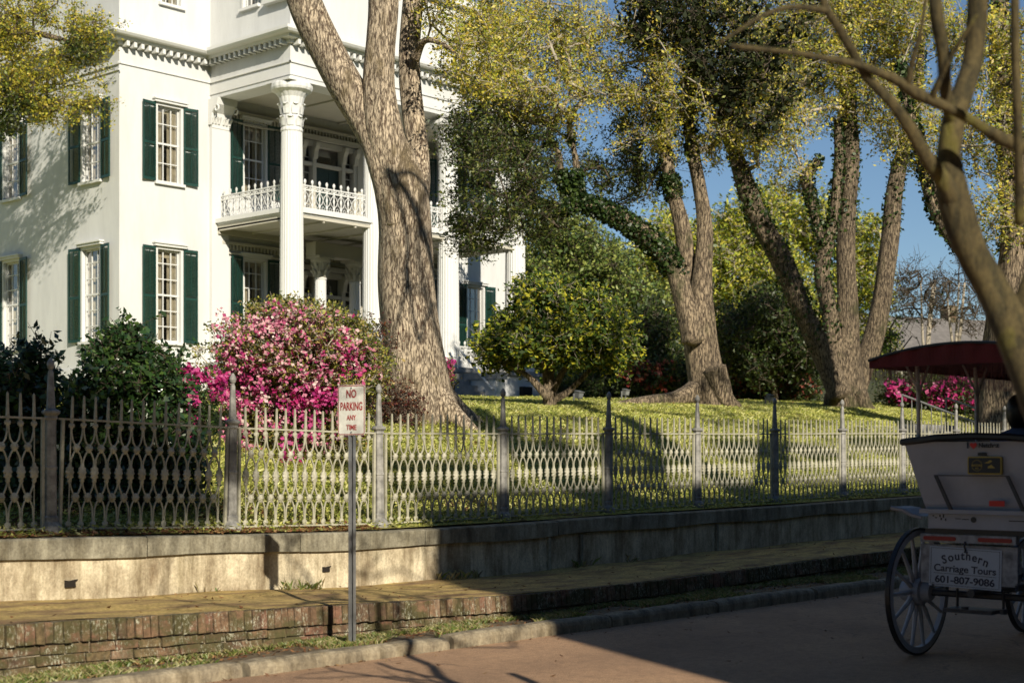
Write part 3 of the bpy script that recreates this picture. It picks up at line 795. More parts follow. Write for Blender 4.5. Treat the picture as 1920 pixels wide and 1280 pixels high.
# balcony
mb = MB(); mb.box((PX0 + .28, PY + .28, BAL), (PX1 - .28, Y0 - .004, 8.06)); mb.box((PX0 + .2, PY + .2, 7.96), (PX1 - .2, PY + .28, 8.10)); mb.box((PX0 + .2, PY + .28, 7.96), (PX0 + .28, Y0 - .02, 8.10))
bal = mb.build('balcony_floor', M['trim'], house)
mb = MB(); mb.box((PX0 + .3, PY + .3, 7.80), (PX1 - .3, Y0 - .006, 7.898))
for k in range(8):
    a = PX0 + .3 + k * 1.4; mb.box((a, PY + .34, 7.74), (a + .08, Y0 - .02, 7.80))
mb.box((PX0 + .3, PY + .34, 7.70), (PX0 + .42, Y0 - .02, 7.80)); mb.box((PX0 + .3, Y0 - .22, 7.6), (PX1 - .3, Y0 - .006, 7.80))
mb.build('balcony_soffit', M['ceil'], bal)
def dentil_row(z, name, parent):
    mb = MB(); mb.box((X0 + 4, Y0 - .16, z), (PX1 - .3, Y0 - .004, z + .10)); mb.box((X0 + 4, Y0 - .10, z - .32), (PX1 - .3, Y0 - .004, z - .26))
    x = X0 + 4.02
    while x < PX1 - .4: mb.box((x, Y0 - .12, z - .16), (x + .07, Y0 - .004, z - .002)); x += .15
    mb.build(name, M['ceil'], parent)
dentil_row(7.30, 'dentil_band', house); dentil_row(11.85, 'dentil_band', house)
# podium, stairs
mb = MB(); mb.box((PX0 - .1, PY - .3, 1.0), (PX1 + .1, Y0 - .002, 3.0)); mb.build('podium', M['wall'], house)
mb = MB(); mb.box((PX0 - .2, PY - .4, 3.0), (PX1 + .2, Y0 - .003, FL - .02)); mb.build('podium_slab', M['stone'], house)
mb = MB(); mb.box((X0 - .08, Y0 - .08, 1.0), (PX0 - .2, Y0 - .004, 2.9)); mb.box((PX1 + .2, Y0 - .08, 1.0), (X1 + .08, Y0 - .004, 2.9)); mb.box((X0 - .08, Y0 - .078, 1.0), (X0 - .004, YB, 2.9)); mb.build('foundation', M['wall'], house)
mb = MB()
for k in range(6): mb.box((35.3, PY - .4 - .34 * (6 - k), 1.0 + .001 * k), (38.28, PY - .4 - .34 * (5 - k), 1.82 + .22 * k))
mb.build('front_steps', M['stone'], house)
for xa in (38.3, 34.8):
    mb = MB(); mb.box((xa, PY - 2.3, 1.0), (xa + .45, PY - .402, 2.68)); ck = mb.build('stair_cheek', M['wall'], house)
    mb = MB(); mb.box((xa - .05, PY - 2.36, 2.68), (xa + .5, PY - .402, 2.93)); mb.build('cap_slab', M['stone'], ck)
mb = MB(); mb.tube([(38.24, PY - .35, 4.0), (38.24, PY - 2.2, 2.32)], .045, 6); mb.tube([(38.24, PY - .5, 3.1), (38.24, PY - .5, 3.9)], .02, 6); mb.tube([(38.24, PY - 1.5, 2.9), (38.24, PY - 1.5, 2.95)], .02, 6)
mb.build('handrail', M['iron_white'], house)
mb = MB(); mb.box((41.75, PY - .46, 1.8), (42.3, PY - .29, 2.6)); mb.build('vent_recess', M['inside'], house)  # dark block stands in for the shaded opening of the arch
# columns
def column_parts(x, y, first=None):
    if first is None:
        s = MB(); 
        prof = [(.40, 3.62), (.41, 3.66)] + [(.40 - .055 * (i / 14) ** 1.5, 3.7 + (10.55 - 3.7) * i / 14) for i in range(15)]
        s.lathe(prof, n=192, flute=(24, .045)); col = s.build('column', M['trim'], None)
        c = MB()
        c.lathe([(.35, 10.55), (.37, 10.58), (.37, 10.64), (.345, 10.67), (.35, 11.1), (.37, 11.45), (.42, 11.66), (.52, 11.80), (.66, 11.88), (.69, 11.95), (.69, 12.06), (.60, 12.14), (.50, 12.178)], n=48, flute=(16, .035))
        for zz, r0, n_, h_ in ((10.72, .36, 8, .30), (11.10, .37, 8, .34)):
            for k in range(n_):
                a = 2 * math.pi * (k + (.5 if zz > 11 else 0)) / n_; ca, sa = math.cos(a), math.sin(a)
                T = Matrix(((ca, -sa, 0), (sa, ca, 0), (0, 0, 1))).to_4x4(); c.m = T
                P = [(r0 - .01, 0), (r0 + .01, h_ * .5), (r0 + .04, h_ * .85), (r0 + .09, h_), (r0 + .11, h_ * .88), (r0 + .08, h_ * .82)]; wd = [.10, .12, .11, .08, .05, .03]
                vs = []; 
                for (r_, dz), w_ in zip(P, wd): vs += [(r_, -w_, zz + dz), (r_ + .02, 0, zz + dz), (r_, w_, zz + dz)]
                fs = [(i * 3 + j, i * 3 + j + 1, i * 3 + 4 + j, i * 3 + 3 + j) for i in range(5) for j in range(2)]
                c.add(vs, fs)
        c.m = Matrix.Identity(4); c.box((-.60, -.60, 12.10), (.60, .60, 12.176)); cap = c.build('capital', M['trim'], None)
        b = MB(); b.lathe([(.50, 3.36), (.53, 3.40), (.50, 3.45), (.44, 3.48), (.44, 3.52), (.47, 3.56), (.44, 3.62)], n=36); b.box((-.52, -.52, 3.18), (.52, .52, 3.36)); base = b.build('column_base', M['trim'], None)
        return col, cap, base
c0, cap0, b0 = column_parts(0, 0)
for x_ in (31.45, 35.08, 38.72, 42.35):
    c = child(c0, 'column', house, Vector((x_, 38.1, 0)) - house.location)
    child(cap0, 'capital', c, (0, 0, 0)); child(b0, 'column_base', c, (0, 0, 0))
for o in (c0, cap0, b0): bpy.data.objects.remove(o)
# pilaster where the portico meets the wall
for x_ in (PX0 + .42, PX1 - .42):
    mb = MB(); mb.box((x_ - .36, Y0 - .14, FL), (x_ + .36, Y0 - .003, 11.2)); p = mb.build('pilaster', M['trim'], house)
    mb = MB(); mb.box((x_ - .36, Y0 - .16, 11.2), (x_ + .36, Y0 - .003, 11.3)); mb.prism([(Y0, 11.3), (Y0 - .16, 11.3), (Y0 - .22, 11.7), (Y0 - .5, 11.95), (Y0 - .55, 12.17), (Y0, 12.17)], 'x', x_ - .42, x_ + .42)
    for s in (-1, 1):
        mb.tube([(x_ + s * .40, Y0 - .48 + .10 * math.cos(t), 11.82 + .10 * math.sin(t)) for t in [i * .6 for i in range(11)]], .035, 6)
        for k in range(3): mb.tube([(x_ + s * (.1 + .13 * k), Y0 - .18, 11.35), (x_ + s * (.1 + .13 * k), Y0 - .24, 11.5), (x_ + s * (.1 + .13 * k), Y0 - .34, 11.56)], [.04, .05, .02], 5)
    mb.build('pilaster_capital', M['trim'], p)
# windows
def hflip(u, n):
    return Matrix((Vector(u), Vector((0, 0, 1)), Vector(n))).transposed().to_4x4()
cache = {}
def window(org, u, n, hw, z0, z1, shut):
    T = hflip(u, n); T.translation = Vector(org) - house.location
    key = (hw, z0 > 8, z1 > 14, round(z1 - z0, 2)); h = z1 - z0
    # local: x along wall, y up (0 = sill), z outward
    if key not in cache:
        fr = MB()
        fr.box((-hw - .02, 0, -.10), (-hw + .07, h, .03)); fr.box((hw - .07, 0, -.10), (hw + .02, h, .03)); fr.box((-hw + .07, h - .07, -.10), (hw - .07, h + .02, .03)); fr.box((-hw - .06, -.09, -.10), (hw + .06, .0, .12))
        fr.box((-hw - .10, h + .02, -.05), (hw + .10, h + .10, .14)); fr.box((-hw - .14, h + .10, -.05), (hw + .14, h + .15, .19))
        ba = MB(); w = hw - .07
        ba.box((-w, .0, -.16), (-w + .05, h - .07, -.11)); ba.box((w - .05, .0, -.16), (w, h - .07, -.11))
        ba.box((-w, .0, -.16), (w, .07, -.109)); ba.box((-w, h - .13, -.16), (w, h - .07, -.109)); ba.box((-w, h * .5 - .035, -.165), (w, h * .5 + .025, -.105))
        rows = 6 if h > 2.8 else (4 if h > 2 else 2)
        for k in (1, 2): xx = -w + 2 * w * k / 3; ba.box((xx - .014, .07, -.155), (xx + .014, h - .13, -.115))
        for k in range(1, rows):
            if abs(k / rows - .5) > .01: ba.box((-w + .05, h * k / rows - .014, -.156), (w - .05, h * k / rows + .014, -.114))
        pn = MB(); pn.add([(-w, 0, -.14), (w, 0, -.14), (w, h - .07, -.14), (-w, h - .07, -.14)], [(0, 1, 2, 3)])
        cu = MB(); vs = []; fs = []; K = 40
        for sgn, xa, xb in ((-1, -w, -w * .18), (1, w * .18, w)):
            o_ = len(vs)
            for i in range(K + 1):
                t = i / K; xx = xa + (xb - xa) * t; zz = -.26 + .03 * math.sin(t * 26) + .015 * math.sin(t * 61)
                pull = 1.0
                vs += [(xx, 0, zz), (xx, h, zz)]
            fs += [(o_ + 2 * i, o_ + 2 * i + 2, o_ + 2 * i + 3, o_ + 2 * i + 1) for i in range(K)]
        cu.add(vs, fs); cu.add([(-w, h * .9, -.24), (w, h * .9, -.24), (w, h, -.24), (-w, h, -.24)], [(0, 1, 2, 3)])
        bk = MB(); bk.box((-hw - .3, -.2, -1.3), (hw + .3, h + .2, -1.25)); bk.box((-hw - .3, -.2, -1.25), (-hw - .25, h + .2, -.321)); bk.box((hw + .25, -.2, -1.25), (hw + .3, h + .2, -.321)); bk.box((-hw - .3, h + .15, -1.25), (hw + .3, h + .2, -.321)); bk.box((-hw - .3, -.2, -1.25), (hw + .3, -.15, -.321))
        sh_ = MB(); sw = hw * 1.02
        sh_.box((0, 0, 0), (.05, h, .04)); sh_.box((sw - .05, 0, 0), (sw, h, .04))
        mids = [0, h * .46, h - .09] if h > 2 else [0, h - .08]
        for m_ in mids: sh_.box((.05, m_, .001), (sw - .05, m_ + .09, .039))
        y = .11
        Rl = Matrix.Rotation(R(38), 3, 'X')
        while y < h - .12:
            if not any(m_ - .02 < y < m_ + .11 for m_ in mids): sh_.box((.05, y - .003, .003), (sw - .05, y + .003, .037 + .012), Rl)
            y += .045
        sh_.box((sw / 2 - .008, .1, .03), (sw / 2 + .008, h * .45, .05)); sh_.box((sw / 2 - .008, h * .52, .03), (sw / 2 + .008, h - .1, .05))
        cache[key] = [fr.build('frame', M['trim']), ba.build('glazing_bars', M['trim']), pn.build('pane', M['glass']), cu.build('curtain', M['curtain']), bk.build('reveal', M['inside']), sh_.build('shutter', M['shutter'])]
    fr, ba, pn, cu, bk, shu = cache[key]
    w_ = bpy.data.objects.new('window', fr.data); COL.objects.link(w_); w_.parent = house
    w_.matrix_local = T @ Matrix.Translation((0, z0, 0))
    for src, nm in ((ba, 'glazing_bars'), (pn, 'pane'), (cu, 'curtain'), (bk, 'reveal')): child(src, nm, w_, (0, 0, 0))
    if shut:
        # shutters stand open against the wall, slightly off it
        for s in (-1, 1):
            o = bpy.data.objects.new('shutter', shu.data); COL.objects.link(o); o.parent = house
            a = R(rp.uniform(3, 9))
            loc = Matrix.Translation((s * (hw + .03), z0, .03))
            o.matrix_local = T @ loc @ (Matrix.Rotation(-a, 4, 'Y') if s > 0 else Matrix.Rotation(a, 4, 'Y') @ Matrix.Scale(-1, 4, (1, 0, 0)))
for w_ in win: window(*w_)
for k in cache:
    for o in cache[k]: bpy.data.objects.remove(o)
# doors upper and lower
for (z0, z1, low) in ((FL, 6.7, True), (8.06, 11.45, False)):
    mb = MB(); y = Y0 - .06; h = z1 - z0; tz = z0 + h * .76
    for a, b in ((-1.35, -1.2), (-.78, -.62), (.62, .78), (1.2, 1.35)): mb.box((DC + a, y, z0), (DC + b, Y0 + .2, z1))
    mb.box((DC - 1.35, y - .004, z1 - .16), (DC + 1.35, Y0 + .2, z1 + .02)); mb.box((DC - 1.2, y + .03, tz - .06), (DC + 1.2, Y0 + .19, tz + .06))
    for a in (-1.0, 1.0):
        for k in range(1, 6): zz = z0 + h * k / 6; mb.box((DC + a - .2, Y0 + .1, zz - .015), (DC + a + .2, Y0 + .13, zz + .015))
    mb.box((DC - 1.6, Y0 - .12, z0), (DC - 1.36, Y0 - .003, z1 + .05)); mb.box((DC + 1.36, Y0 - .12, z0), (DC + 1.6, Y0 - .003, z1 + .05)); mb.box((DC - 1.7, Y0 - .2, z1 + .05), (DC + 1.7, Y0 - .003, z1 + .22))
    for a in (-1.28, -.70, .70, 1.28):
        mb.prism([(y - .02, z1 - .62), (y - .06, z1 - .6), (y - .10, z1 - .35), (y - .20, z1 - .18), (y - .22, z1 - .05), (y - .002, z1 - .05)], 'x', DC + a - .09, DC + a + .09)
    fr = mb.build('door_surround', M['ceil'], house)
    mb = MB(); mb.box((DC - .62, Y0 + .12, z0), (DC - .005, Y0 + .17, tz - .06)); mb.box((DC + .005, Y0 + .12, z0), (DC + .62, Y0 + .17, tz - .06))
    for s in (-.31, .31):
        for a, b in ((.1, .45), (.52, .92)): mb.box((DC + s - .2, Y0 + .105, z0 + (tz - z0) * a), (DC + s + .2, Y0 + .119, z0 + (tz - z0) * b))
    mb.build('door', M['door'], fr)
    mb = MB(); mb.add([(DC - 1.2, Y0 + .21, z0), (DC + 1.2, Y0 + .21, z0), (DC + 1.2, Y0 + .21, z1), (DC - 1.2, Y0 + .21, z1)], [(0, 1, 2, 3)]); mb.build('pane', M['glass'], fr)
    mb = MB(); mb.box((DC - 1.4, Y0 + .33, z0), (DC + 1.4, Y0 + .4, z1)); mb.build('reveal', M['inside'], fr)
# small entry columns
for x_ in (34.95, 36.58, 38.2):
    mb = MB(); mb.lathe([(.30, FL), (.30, FL + .12), (.24, FL + .2), (.22, FL + .3), (.20, 6.25), (.23, 6.28), (.21, 6.32)], (x_, 40.75, 0), 72, flute=(18, .06)); c = mb.build('entry_column', M['trim'], house)
    mb = MB(); mb.lathe([(.21, 6.32), (.22, 6.6), (.30, 6.85), (.36, 6.92), (.36, 7.0)], (x_, 40.75, 0), 24)
    for zz, kk in ((6.42, 0), (6.62, .5)):
        for k in range(8):
            a = 2 * math.pi * (k + kk) / 8; mb.tube([(x_ + .21 * math.cos(a), 40.75 + .21 * math.sin(a), zz - .05), (x_ + .26 * math.cos(a), 40.75 + .26 * math.sin(a), zz + .12), (x_ + .35 * math.cos(a), 40.75 + .35 * math.sin(a), zz + .17), (x_ + .34 * math.cos(a), 40.75 + .34 * math.sin(a), zz + .10)], [.05, .06, .045, .02], 5)
    mb.box((x_ - .36, 40.39, 7.0), (x_ + .36, 41.11, 7.08)); mb.build('capital', M['ceil'], c)
mb = MB(); mb.box((34.5, 40.5, 7.08), (39.0, 41.0, 7.55)); mb.build('entry_entablature', M['ceil'], house)
# white cast-iron railings
def railing(p, q, z, name='railing', h=1.0):
    p, q = Vector((*p, 0)), Vector((*q, 0)); t = (q - p); L = t.length; t.normalize()
    m4 = Matrix((t, Vector((-t.y, t.x, 0)), Vector((0, 0, 1)))).transposed().to_4x4(); m4.translation = Vector((p.x, p.y, z))
    mb = MB(m4); k = max(3, round(L / .32)); s = L / k
    for zz, r in ((.06, .022), (.66, .02), (.80, .02)): mb.box((0, -r, zz - r), (L, r, zz + r))
    for i in range(k):
        x = s * (i + .5)
        mb.box((x - .016, -.015, .06), (x + .016, .015, .86))
        leafy(mb, x, .93, .06, .09, .03); leafy(mb, x, .40, .05, .12, .03); leafy(mb, x, .16, .055, .08, .03); leafy(mb, x, .60, .045, .05, .03)
        for sg_ in (-1, 1):
            mb.tube([(x, 0, .66), (x + sg_ * s * .25, 0, .76), (x + sg_ * s * .5, 0, .66)], .014, 4, False); mb.tube([(x, 0, .66), (x + sg_ * s * .5, 0, .80)], .010, 4, False)
            mb.tube([(x, 0, .62), (x + sg_ * s * .35, 0, .52), (x + sg_ * s * .5, 0, .40), (x + sg_ * s * .35, 0, .28), (x + sg_ * .02, 0, .2)], .015, 4, False)
            mb.tube([(x + sg_ * s * .5, 0, .06), (x + sg_ * s * .3, 0, .13), (x + sg_ * s * .5, 0, .2), (x + sg_ * s * .5, 0, .66)], .012, 4, False)
    return mb.build(name, M['iron_white'], house)
for z in (8.10, FL):
    a = 31.45
    railing((a, Y0 - .15), (a, 38.5), z); railing((a + .4, 38.1), (35.08 - .4, 38.1), z); railing((38.72 + .4, 38.1), (42.35 - .4, 38.1), z); railing((42.35, 38.5), (42.35, Y0 - .15), z)
    if z > 5: railing((35.08 + .4, 38.1), (38.72 - .4, 38.1), z)
#PART4
# ================================================================ trees
M['oak'] = bark('furrowed_oak_bark', (.13, .085, .055), (.68, .575, .43), 19, .26, .8, patch=(.22, .165, .09), dist=.04)
M['oak2'] = bark('grey_oak_bark', (.07, .05, .035), (.40, .32, .22), 17, .2, .9, patch=(.11, .10, .045), dist=.04)
M['oak3'] = bark('brown_oak_bark', (.05, .035, .024), (.30, .24, .165), 19, .18, .9, patch=(.09, .08, .035), dist=.04)
M['myrtle'] = bark('smooth_mossy_bark', (.05, .042, .016), (.10, .078, .030), 9, .5, .5, patch=(.17, .15, .02), dist=.015)
M['twig'] = plain('pale_twigs', (.42, .36, .27), .9, var=.3)
M['twigd'] = plain('dark_twigs', (.10, .075, .05), .9, var=.3)
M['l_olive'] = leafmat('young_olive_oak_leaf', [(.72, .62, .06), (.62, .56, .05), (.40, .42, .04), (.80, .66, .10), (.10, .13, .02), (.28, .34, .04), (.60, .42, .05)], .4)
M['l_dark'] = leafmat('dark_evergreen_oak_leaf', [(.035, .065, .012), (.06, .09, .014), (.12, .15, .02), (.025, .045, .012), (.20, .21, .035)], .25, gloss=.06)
M['l_black'] = leafmat('glossy_dark_evergreen_leaf', [(.018, .026, .008), (.03, .038, .01), (.012, .018, .007), (.05, .06, .015)], .1, .6, .02)  # near black greens stand in for shade from the neighbouring crown
M['l_ivy'] = leafmat('ivy_leaf', [(.018, .045, .008), (.035, .075, .012), (.012, .028, .007), (.07, .11, .018)], .2)  # greens darkened to carry the shade over the low limb
M['l_cam'] = leafmat('camellia_leaf', [(.022, .055, .014), (.035, .085, .018), (.018, .035, .012), (.07, .12, .02), (.03, .06, .015)], .15, .3, .08)
M['l_gold'] = leafmat('yellow_green_camellia_leaf', [(.06, .11, .015), (.28, .33, .03), (.52, .47, .035), (.03, .06, .01), (.34, .36, .03), (.025, .045, .01), (.05, .09, .012), (.09, .13, .02)], .25, .55, .025)
M['l_far'] = leafmat('far_spring_leaf', [(.62, .64, .06), (.74, .68, .08), (.34, .42, .04), (.80, .70, .10), (.10, .15, .02), (.06, .09, .015), (.30, .36, .04)], .4)
M['l_far2'] = leafmat('far_green_leaf', [(.18, .28, .03), (.30, .40, .05), (.08, .14, .02), (.42, .47, .06)], .3)
M['l_cedar'] = leafmat('cedar_needle_spray', [(.13, .20, .04), (.24, .30, .06), (.06, .10, .025), (.38, .42, .09)], .25)
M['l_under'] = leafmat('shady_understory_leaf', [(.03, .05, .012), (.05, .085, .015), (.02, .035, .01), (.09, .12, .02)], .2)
M['f_pink'] = leafmat('pink_azalea_bloom', [(.76, .28, .38), (.62, .10, .25), (.86, .50, .50), (.55, .05, .20), (.86, .68, .60), (.80, .40, .44)], .3)
M['f_mag'] = leafmat('magenta_azalea_bloom', [(.58, .03, .19), (.48, .02, .15), (.70, .10, .32), (.38, .015, .17)], .3)
M['f_red'] = leafmat('red_azalea_bloom', [(.36, .07, .04), (.28, .04, .03), (.46, .14, .09)], .3)
M['l_az'] = leafmat('azalea_leaf', [(.14, .17, .025), (.42, .40, .07), (.05, .07, .015), (.50, .36, .12), (.30, .30, .05)], .25)
M['l_red'] = leafmat('bronze_leaf', [(.10, .02, .02), (.16, .05, .02), (.06, .03, .02)], .2)

def flimb(pts, D): return pxlimb(pts, D)
# --- the big oak in front of the porch
D1 = 25.2
b1 = at(785, 780, D1); b1.z = gz(b1.x, b1.y)
L1 = [pxlimb([(789, 800, 60), (785, 768, 60), (778, 730, 57), (774, 670, 54), (770, 600, 53), (764, 520, 51), (758, 440, 49), (750, 370, 50), (735, 310, 46), (712, 255, 38), (680, 205, 34), (645, 150, 34), (610, 85, 33), (578, 20, 32), (552, -50, 29), (520, -150, 24)], D1),
      pxlimb([(752, 420, 34, 25.1), (735, 330, 36, 25.05), (722, 240, 34, 25.0), (717, 160, 30, 25.0), (716, 80, 28, 25), (714, 0, 28, 25), (706, -100, 25, 24.8)], D1),
      pxlimb([(762, 450, 36, 25.3), (780, 370, 24, 25.5), (783, 310, 20, 25.7), (778, 250, 20, 25.8), (773, 160, 21, 25.9), (770, 80, 20, 25.9), (771, 0, 19, 25.8), (777, -100, 17, 25.8)], D1)]
L1.append(pxlimb([(778, 110, 10, 25.6), (795, 78, 6, 25.3), (830, 85, 4, 25), (870, 110, 2.5, 24.8)], D1))
t, nd, rng = tree('oak_tree', 'huge pale forked oak trunk standing in front of the white porch', 'tree', b1, L1, M['oak'], 11, flare=(.15, .9), n=56, step=.07, lump=.045, wob=.05)
# buttress roots
mb = MB(); rr = random.Random(4)
for (px, py, dx, dy, r) in ((852, 772, 1.15, -.45, .17), (720, 778, -1.1, -.6, .15), (800, 790, .3, -1.2, .14), (880, 768, 1.3, .5, .11)):
    s = b1 + Vector((dx * .12, dy * .12, .75)); e = b1 + Vector((dx, dy, 0)); e.z = gz(e.x, e.y) - .06
    m_ = (s + e) / 2 + Vector((0, 0, -.18)); mb.tube([s, s * .5 + m_ * .5 + Vector((0, 0, -.08)), m_, e * .5 + m_ * .5, e], [r * 1.5, r * 1.45, r * 1.2, r * .8, r * .35], 14)
mb.build('root', M['oak'], t, smooth=True)
T = blob_targets([(880, 110, 25, 90, 70, 1.0, 26), (850, 20, 25.5, 90, 60, 1.2, 28), (930, 60, 26, 70, 70, 1.2, 22), (640, -120, 25, 180, 60, 1.5, 14)], rng)
foliage(t, starts_of(nd, 0, .25)[-40:], T, rng, M['l_olive'], M['twig'], size=.062, k=8, m=12, tl=.42, spread=.055, face=(-.3,-.8,.3), rmin=.006, rmax=.05, tr=.0035)

# --- second oak, forked, with the long low limb reaching left
D2 = 38.0
b2 = at(1320, 756, D2); b2.z = gz(b2.x, b2.y)
L2 = [pxlimb([(1334, 770, 33), (1329, 740, 33), (1324, 700, 32), (1315, 640, 30), (1311, 590, 27), (1312, 550, 22), (1318, 500, 17), (1323, 450, 15), (1320, 400, 14), (1311, 350, 13), (1301, 300, 12), (1294, 250, 11), (1290, 190, 10), (1300, 100, 9), (1310, 0, 8), (1315, -80, 6)], D2),
      pxlimb([(1305, 600, 20), (1297, 540, 16), (1290, 490, 15), (1281, 430, 15), (1270, 390, 14), (1258, 350, 13), (1249, 300, 12), (1243, 240, 11), (1240, 170, 10), (1225, 80, 8), (1205, 0, 7)], 38.2),
      pxlimb([(1300, 640, 22), (1286, 570, 20), (1265, 505, 20), (1228, 458, 19), (1175, 418, 17), (1125, 392, 15), (1085, 378, 12), (1062, 355, 10), (1050, 320, 8), (1046, 285, 6), (1030, 265, 4)], 37.4),
      pxlimb([(1085, 380, 11), (1082, 335, 8), (1080, 300, 6), (1070, 250, 4)], 37.3),
      pxlimb([(1080, 385, 10), (1045, 395, 8), (1000, 380, 6), (960, 370, 4)], 37.0),
      pxlimb([(1340, 690, 22), (1350, 720, 20), (1362, 752, 17), (1385, 768, 10)], 37.6),
      pxlimb([(1300, 735, 22, 37.6), (1265, 748, 15, 37.2), (1215, 754, 12, 36.6), (1165, 760, 9, 36.0), (1120, 768, 4, 35.6)], 37)]
t, nd2, rng = tree('oak_tree', 'twin stemmed oak on the lawn with an ivy covered low limb reaching left', 'tree', b2, L2, M['oak2'], 12, flare=(.22, .9), n=40, step=.1, lump=.07)
rt = MB()   # root mound
low = [p for p, r in nd2 if True]
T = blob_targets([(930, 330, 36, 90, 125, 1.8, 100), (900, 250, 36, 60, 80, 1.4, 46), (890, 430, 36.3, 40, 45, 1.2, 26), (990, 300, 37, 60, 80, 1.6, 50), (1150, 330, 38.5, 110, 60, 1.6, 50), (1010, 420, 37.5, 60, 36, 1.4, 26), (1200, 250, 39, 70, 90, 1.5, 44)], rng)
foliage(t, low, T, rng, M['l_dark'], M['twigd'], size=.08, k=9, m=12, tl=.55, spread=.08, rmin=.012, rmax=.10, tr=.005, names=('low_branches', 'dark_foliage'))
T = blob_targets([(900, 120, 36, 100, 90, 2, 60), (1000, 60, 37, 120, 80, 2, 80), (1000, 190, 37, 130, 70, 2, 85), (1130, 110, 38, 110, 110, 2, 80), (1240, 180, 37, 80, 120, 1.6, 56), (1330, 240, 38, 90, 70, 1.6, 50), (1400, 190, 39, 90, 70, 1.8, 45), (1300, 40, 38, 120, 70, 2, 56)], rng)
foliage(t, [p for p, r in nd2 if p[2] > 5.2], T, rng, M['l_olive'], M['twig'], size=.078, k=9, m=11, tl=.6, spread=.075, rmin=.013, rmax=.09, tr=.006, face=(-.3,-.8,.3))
T = blob_targets([(1380, 70, 37, 150, 90, 1.4, 40), (1420, 180, 37, 80, 80, 1.2, 20), (1290, 20, 37, 90, 50, 1.4, 30), (1330, 160, 37, 60, 60, 1.2, 24), (1220, 40, 37, 60, 60, 1.2, 18)], rng)
foliage(t, [p for p, r in nd2 if p[2] > 5.2], T, rng, M['l_black'], M['twigd'], size=.15, k=7, m=7, tl=.6, spread=.1, rmin=.012, rmax=.06, tr=.006, names=('vine_stems', 'vine_leaves'), hang=.4)  # overhanging evergreen branch, its shade put into the dark leaf colour
# ivy on the stems
def ivy(parent, nodes_, rng, lo, hi, n, name='ivy', mat='l_ivy', size=.09, side=None):
    C = []
    nn = [(p, r) for p, r in nodes_ if lo(p) and hi(p)]
    if not nn: return
    P = np.array([p for p, r in nn]); Rr = np.array([r for p, r in nn])
    i = rng.integers(0, len(P), n); j = np.clip(i + 1, 0, len(P) - 1); f = rng.uniform(0, 1, (n, 1)); f = np.where(np.linalg.norm(P[j] - P[i], axis=1)[:, None] > .6, 0, f)
    c = P[i] * (1 - f) + P[j] * f; d = rng.normal(0, 1, (n, 3)); d /= np.linalg.norm(d, axis=1)[:, None]
    if side is not None: d += np.array(side) * .8; d /= np.linalg.norm(d, axis=1)[:, None]
    c = c + d * (Rr[i][:, None] * 1.0 + rng.uniform(.0, .09, (n, 1)) ** 1.0)
    quads_mesh(name, leaf_quads(c, rng, size, .8, .1), n, M[mat], parent)
lim = [(p, r) for p, r in nd2 if p[2] > 4.5 and p[2] < 7.2 and (p - np.array(b2))[0] * SA - (p - np.array(b2))[1] * CA < -.7]
ivy(t, lim, rng, lambda p: True, lambda p: True, 14000)
ivy(t, nd2, rng, lambda p: p[2] > 7.5, lambda p: True, 4000, 'ivy')

# --- third oak, four stems
D3 = 42.0
b3 = at(1588, 764, D3); b3.z = gz(b3.x, b3.y)
L3 = [pxlimb([(1590, 778, 33.1), (1588, 750, 33.1), (1586, 710, 33.1), (1588, 640, 23.4), (1588, 580, 19.5), (1586, 500, 17.9), (1588, 420, 17.9), (1592, 340, 17.2), (1594, 270, 15.6), (1592, 200, 14.0), (1590, 100, 10.9), (1580, 0, 8.6), (1575, -60, 6.2)], D3),
      pxlimb([(1575, 740, 23.9), (1555, 690, 20.3), (1528, 630, 19.5), (1503, 580, 19.5), (1482, 530, 20.3), (1455, 470, 20.3), (1425, 415, 19.5), (1402, 360, 17.9), (1385, 310, 15.6), (1372, 270, 10.9), (1350, 220, 7.0)], 41.2),
      pxlimb([(1575, 690, 17.2), (1562, 620, 15.6), (1548, 560, 15.6), (1540, 510, 14.0), (1552, 460, 12.5), (1565, 400, 10.1), (1568, 350, 9.4), (1572, 290, 8.6), (1570, 230, 7.0)], 41.8),
      pxlimb([(1552, 470, 10.9), (1535, 430, 7.8), (1520, 370, 9.4), (1512, 330, 10.9), (1535, 300, 6.2)], 41.8),
      pxlimb([(1602, 730, 24.8), (1620, 680, 21.1), (1640, 620, 18.7), (1655, 560, 17.9), (1662, 500, 17.2), (1668, 440, 16.4), (1675, 380, 16.4), (1684, 330, 14.8), (1695, 280, 11.7), (1710, 220, 10.1), (1722, 150, 7.8), (1730, 60, 6.2)], 42.3),
      pxlimb([(1560, 740, 13.8), (1555, 765, 12.9), (1540, 780, 7.4)], 41.6), pxlimb([(1612, 735, 13.8), (1625, 765, 12.9), (1650, 780, 6.4)], 41.6)]
t, nd3, rng = tree('oak_tree', 'four stemmed oak on the lawn, its leaning left stem patched with ivy', 'tree', b3, L3, M['oak3'], 13, flare=(.15, .8), n=36, step=.1, lump=.06)
T = blob_targets([(1430, 235, 41, 100, 80, 2, 64), (1500, 100, 41, 110, 110, 2, 80), (1640, 60, 42, 120, 80, 2, 110), (1620, 170, 42, 110, 80, 2, 90), (1500, 340, 42, 40, 34, 1.2, 10), (1400, 120, 41, 100, 100, 2, 70), (1700, 230, 42, 60, 60, 1.6, 36), (1590, 20, 41, 180, 60, 2.5, 70)], rng)
foliage(t, [p for p, r in nd3 if p[2] > 6], T, rng, M['l_olive'], M['twig'], size=.085, k=9, m=11, tl=.65, spread=.08, rmin=.013, rmax=.09, tr=.0065, face=(-.3,-.8,.3))
ivy(t, [(p, r) for p, r in nd3 if p[2] > 6.2], rng, lambda p: True, lambda p: True, 5500)
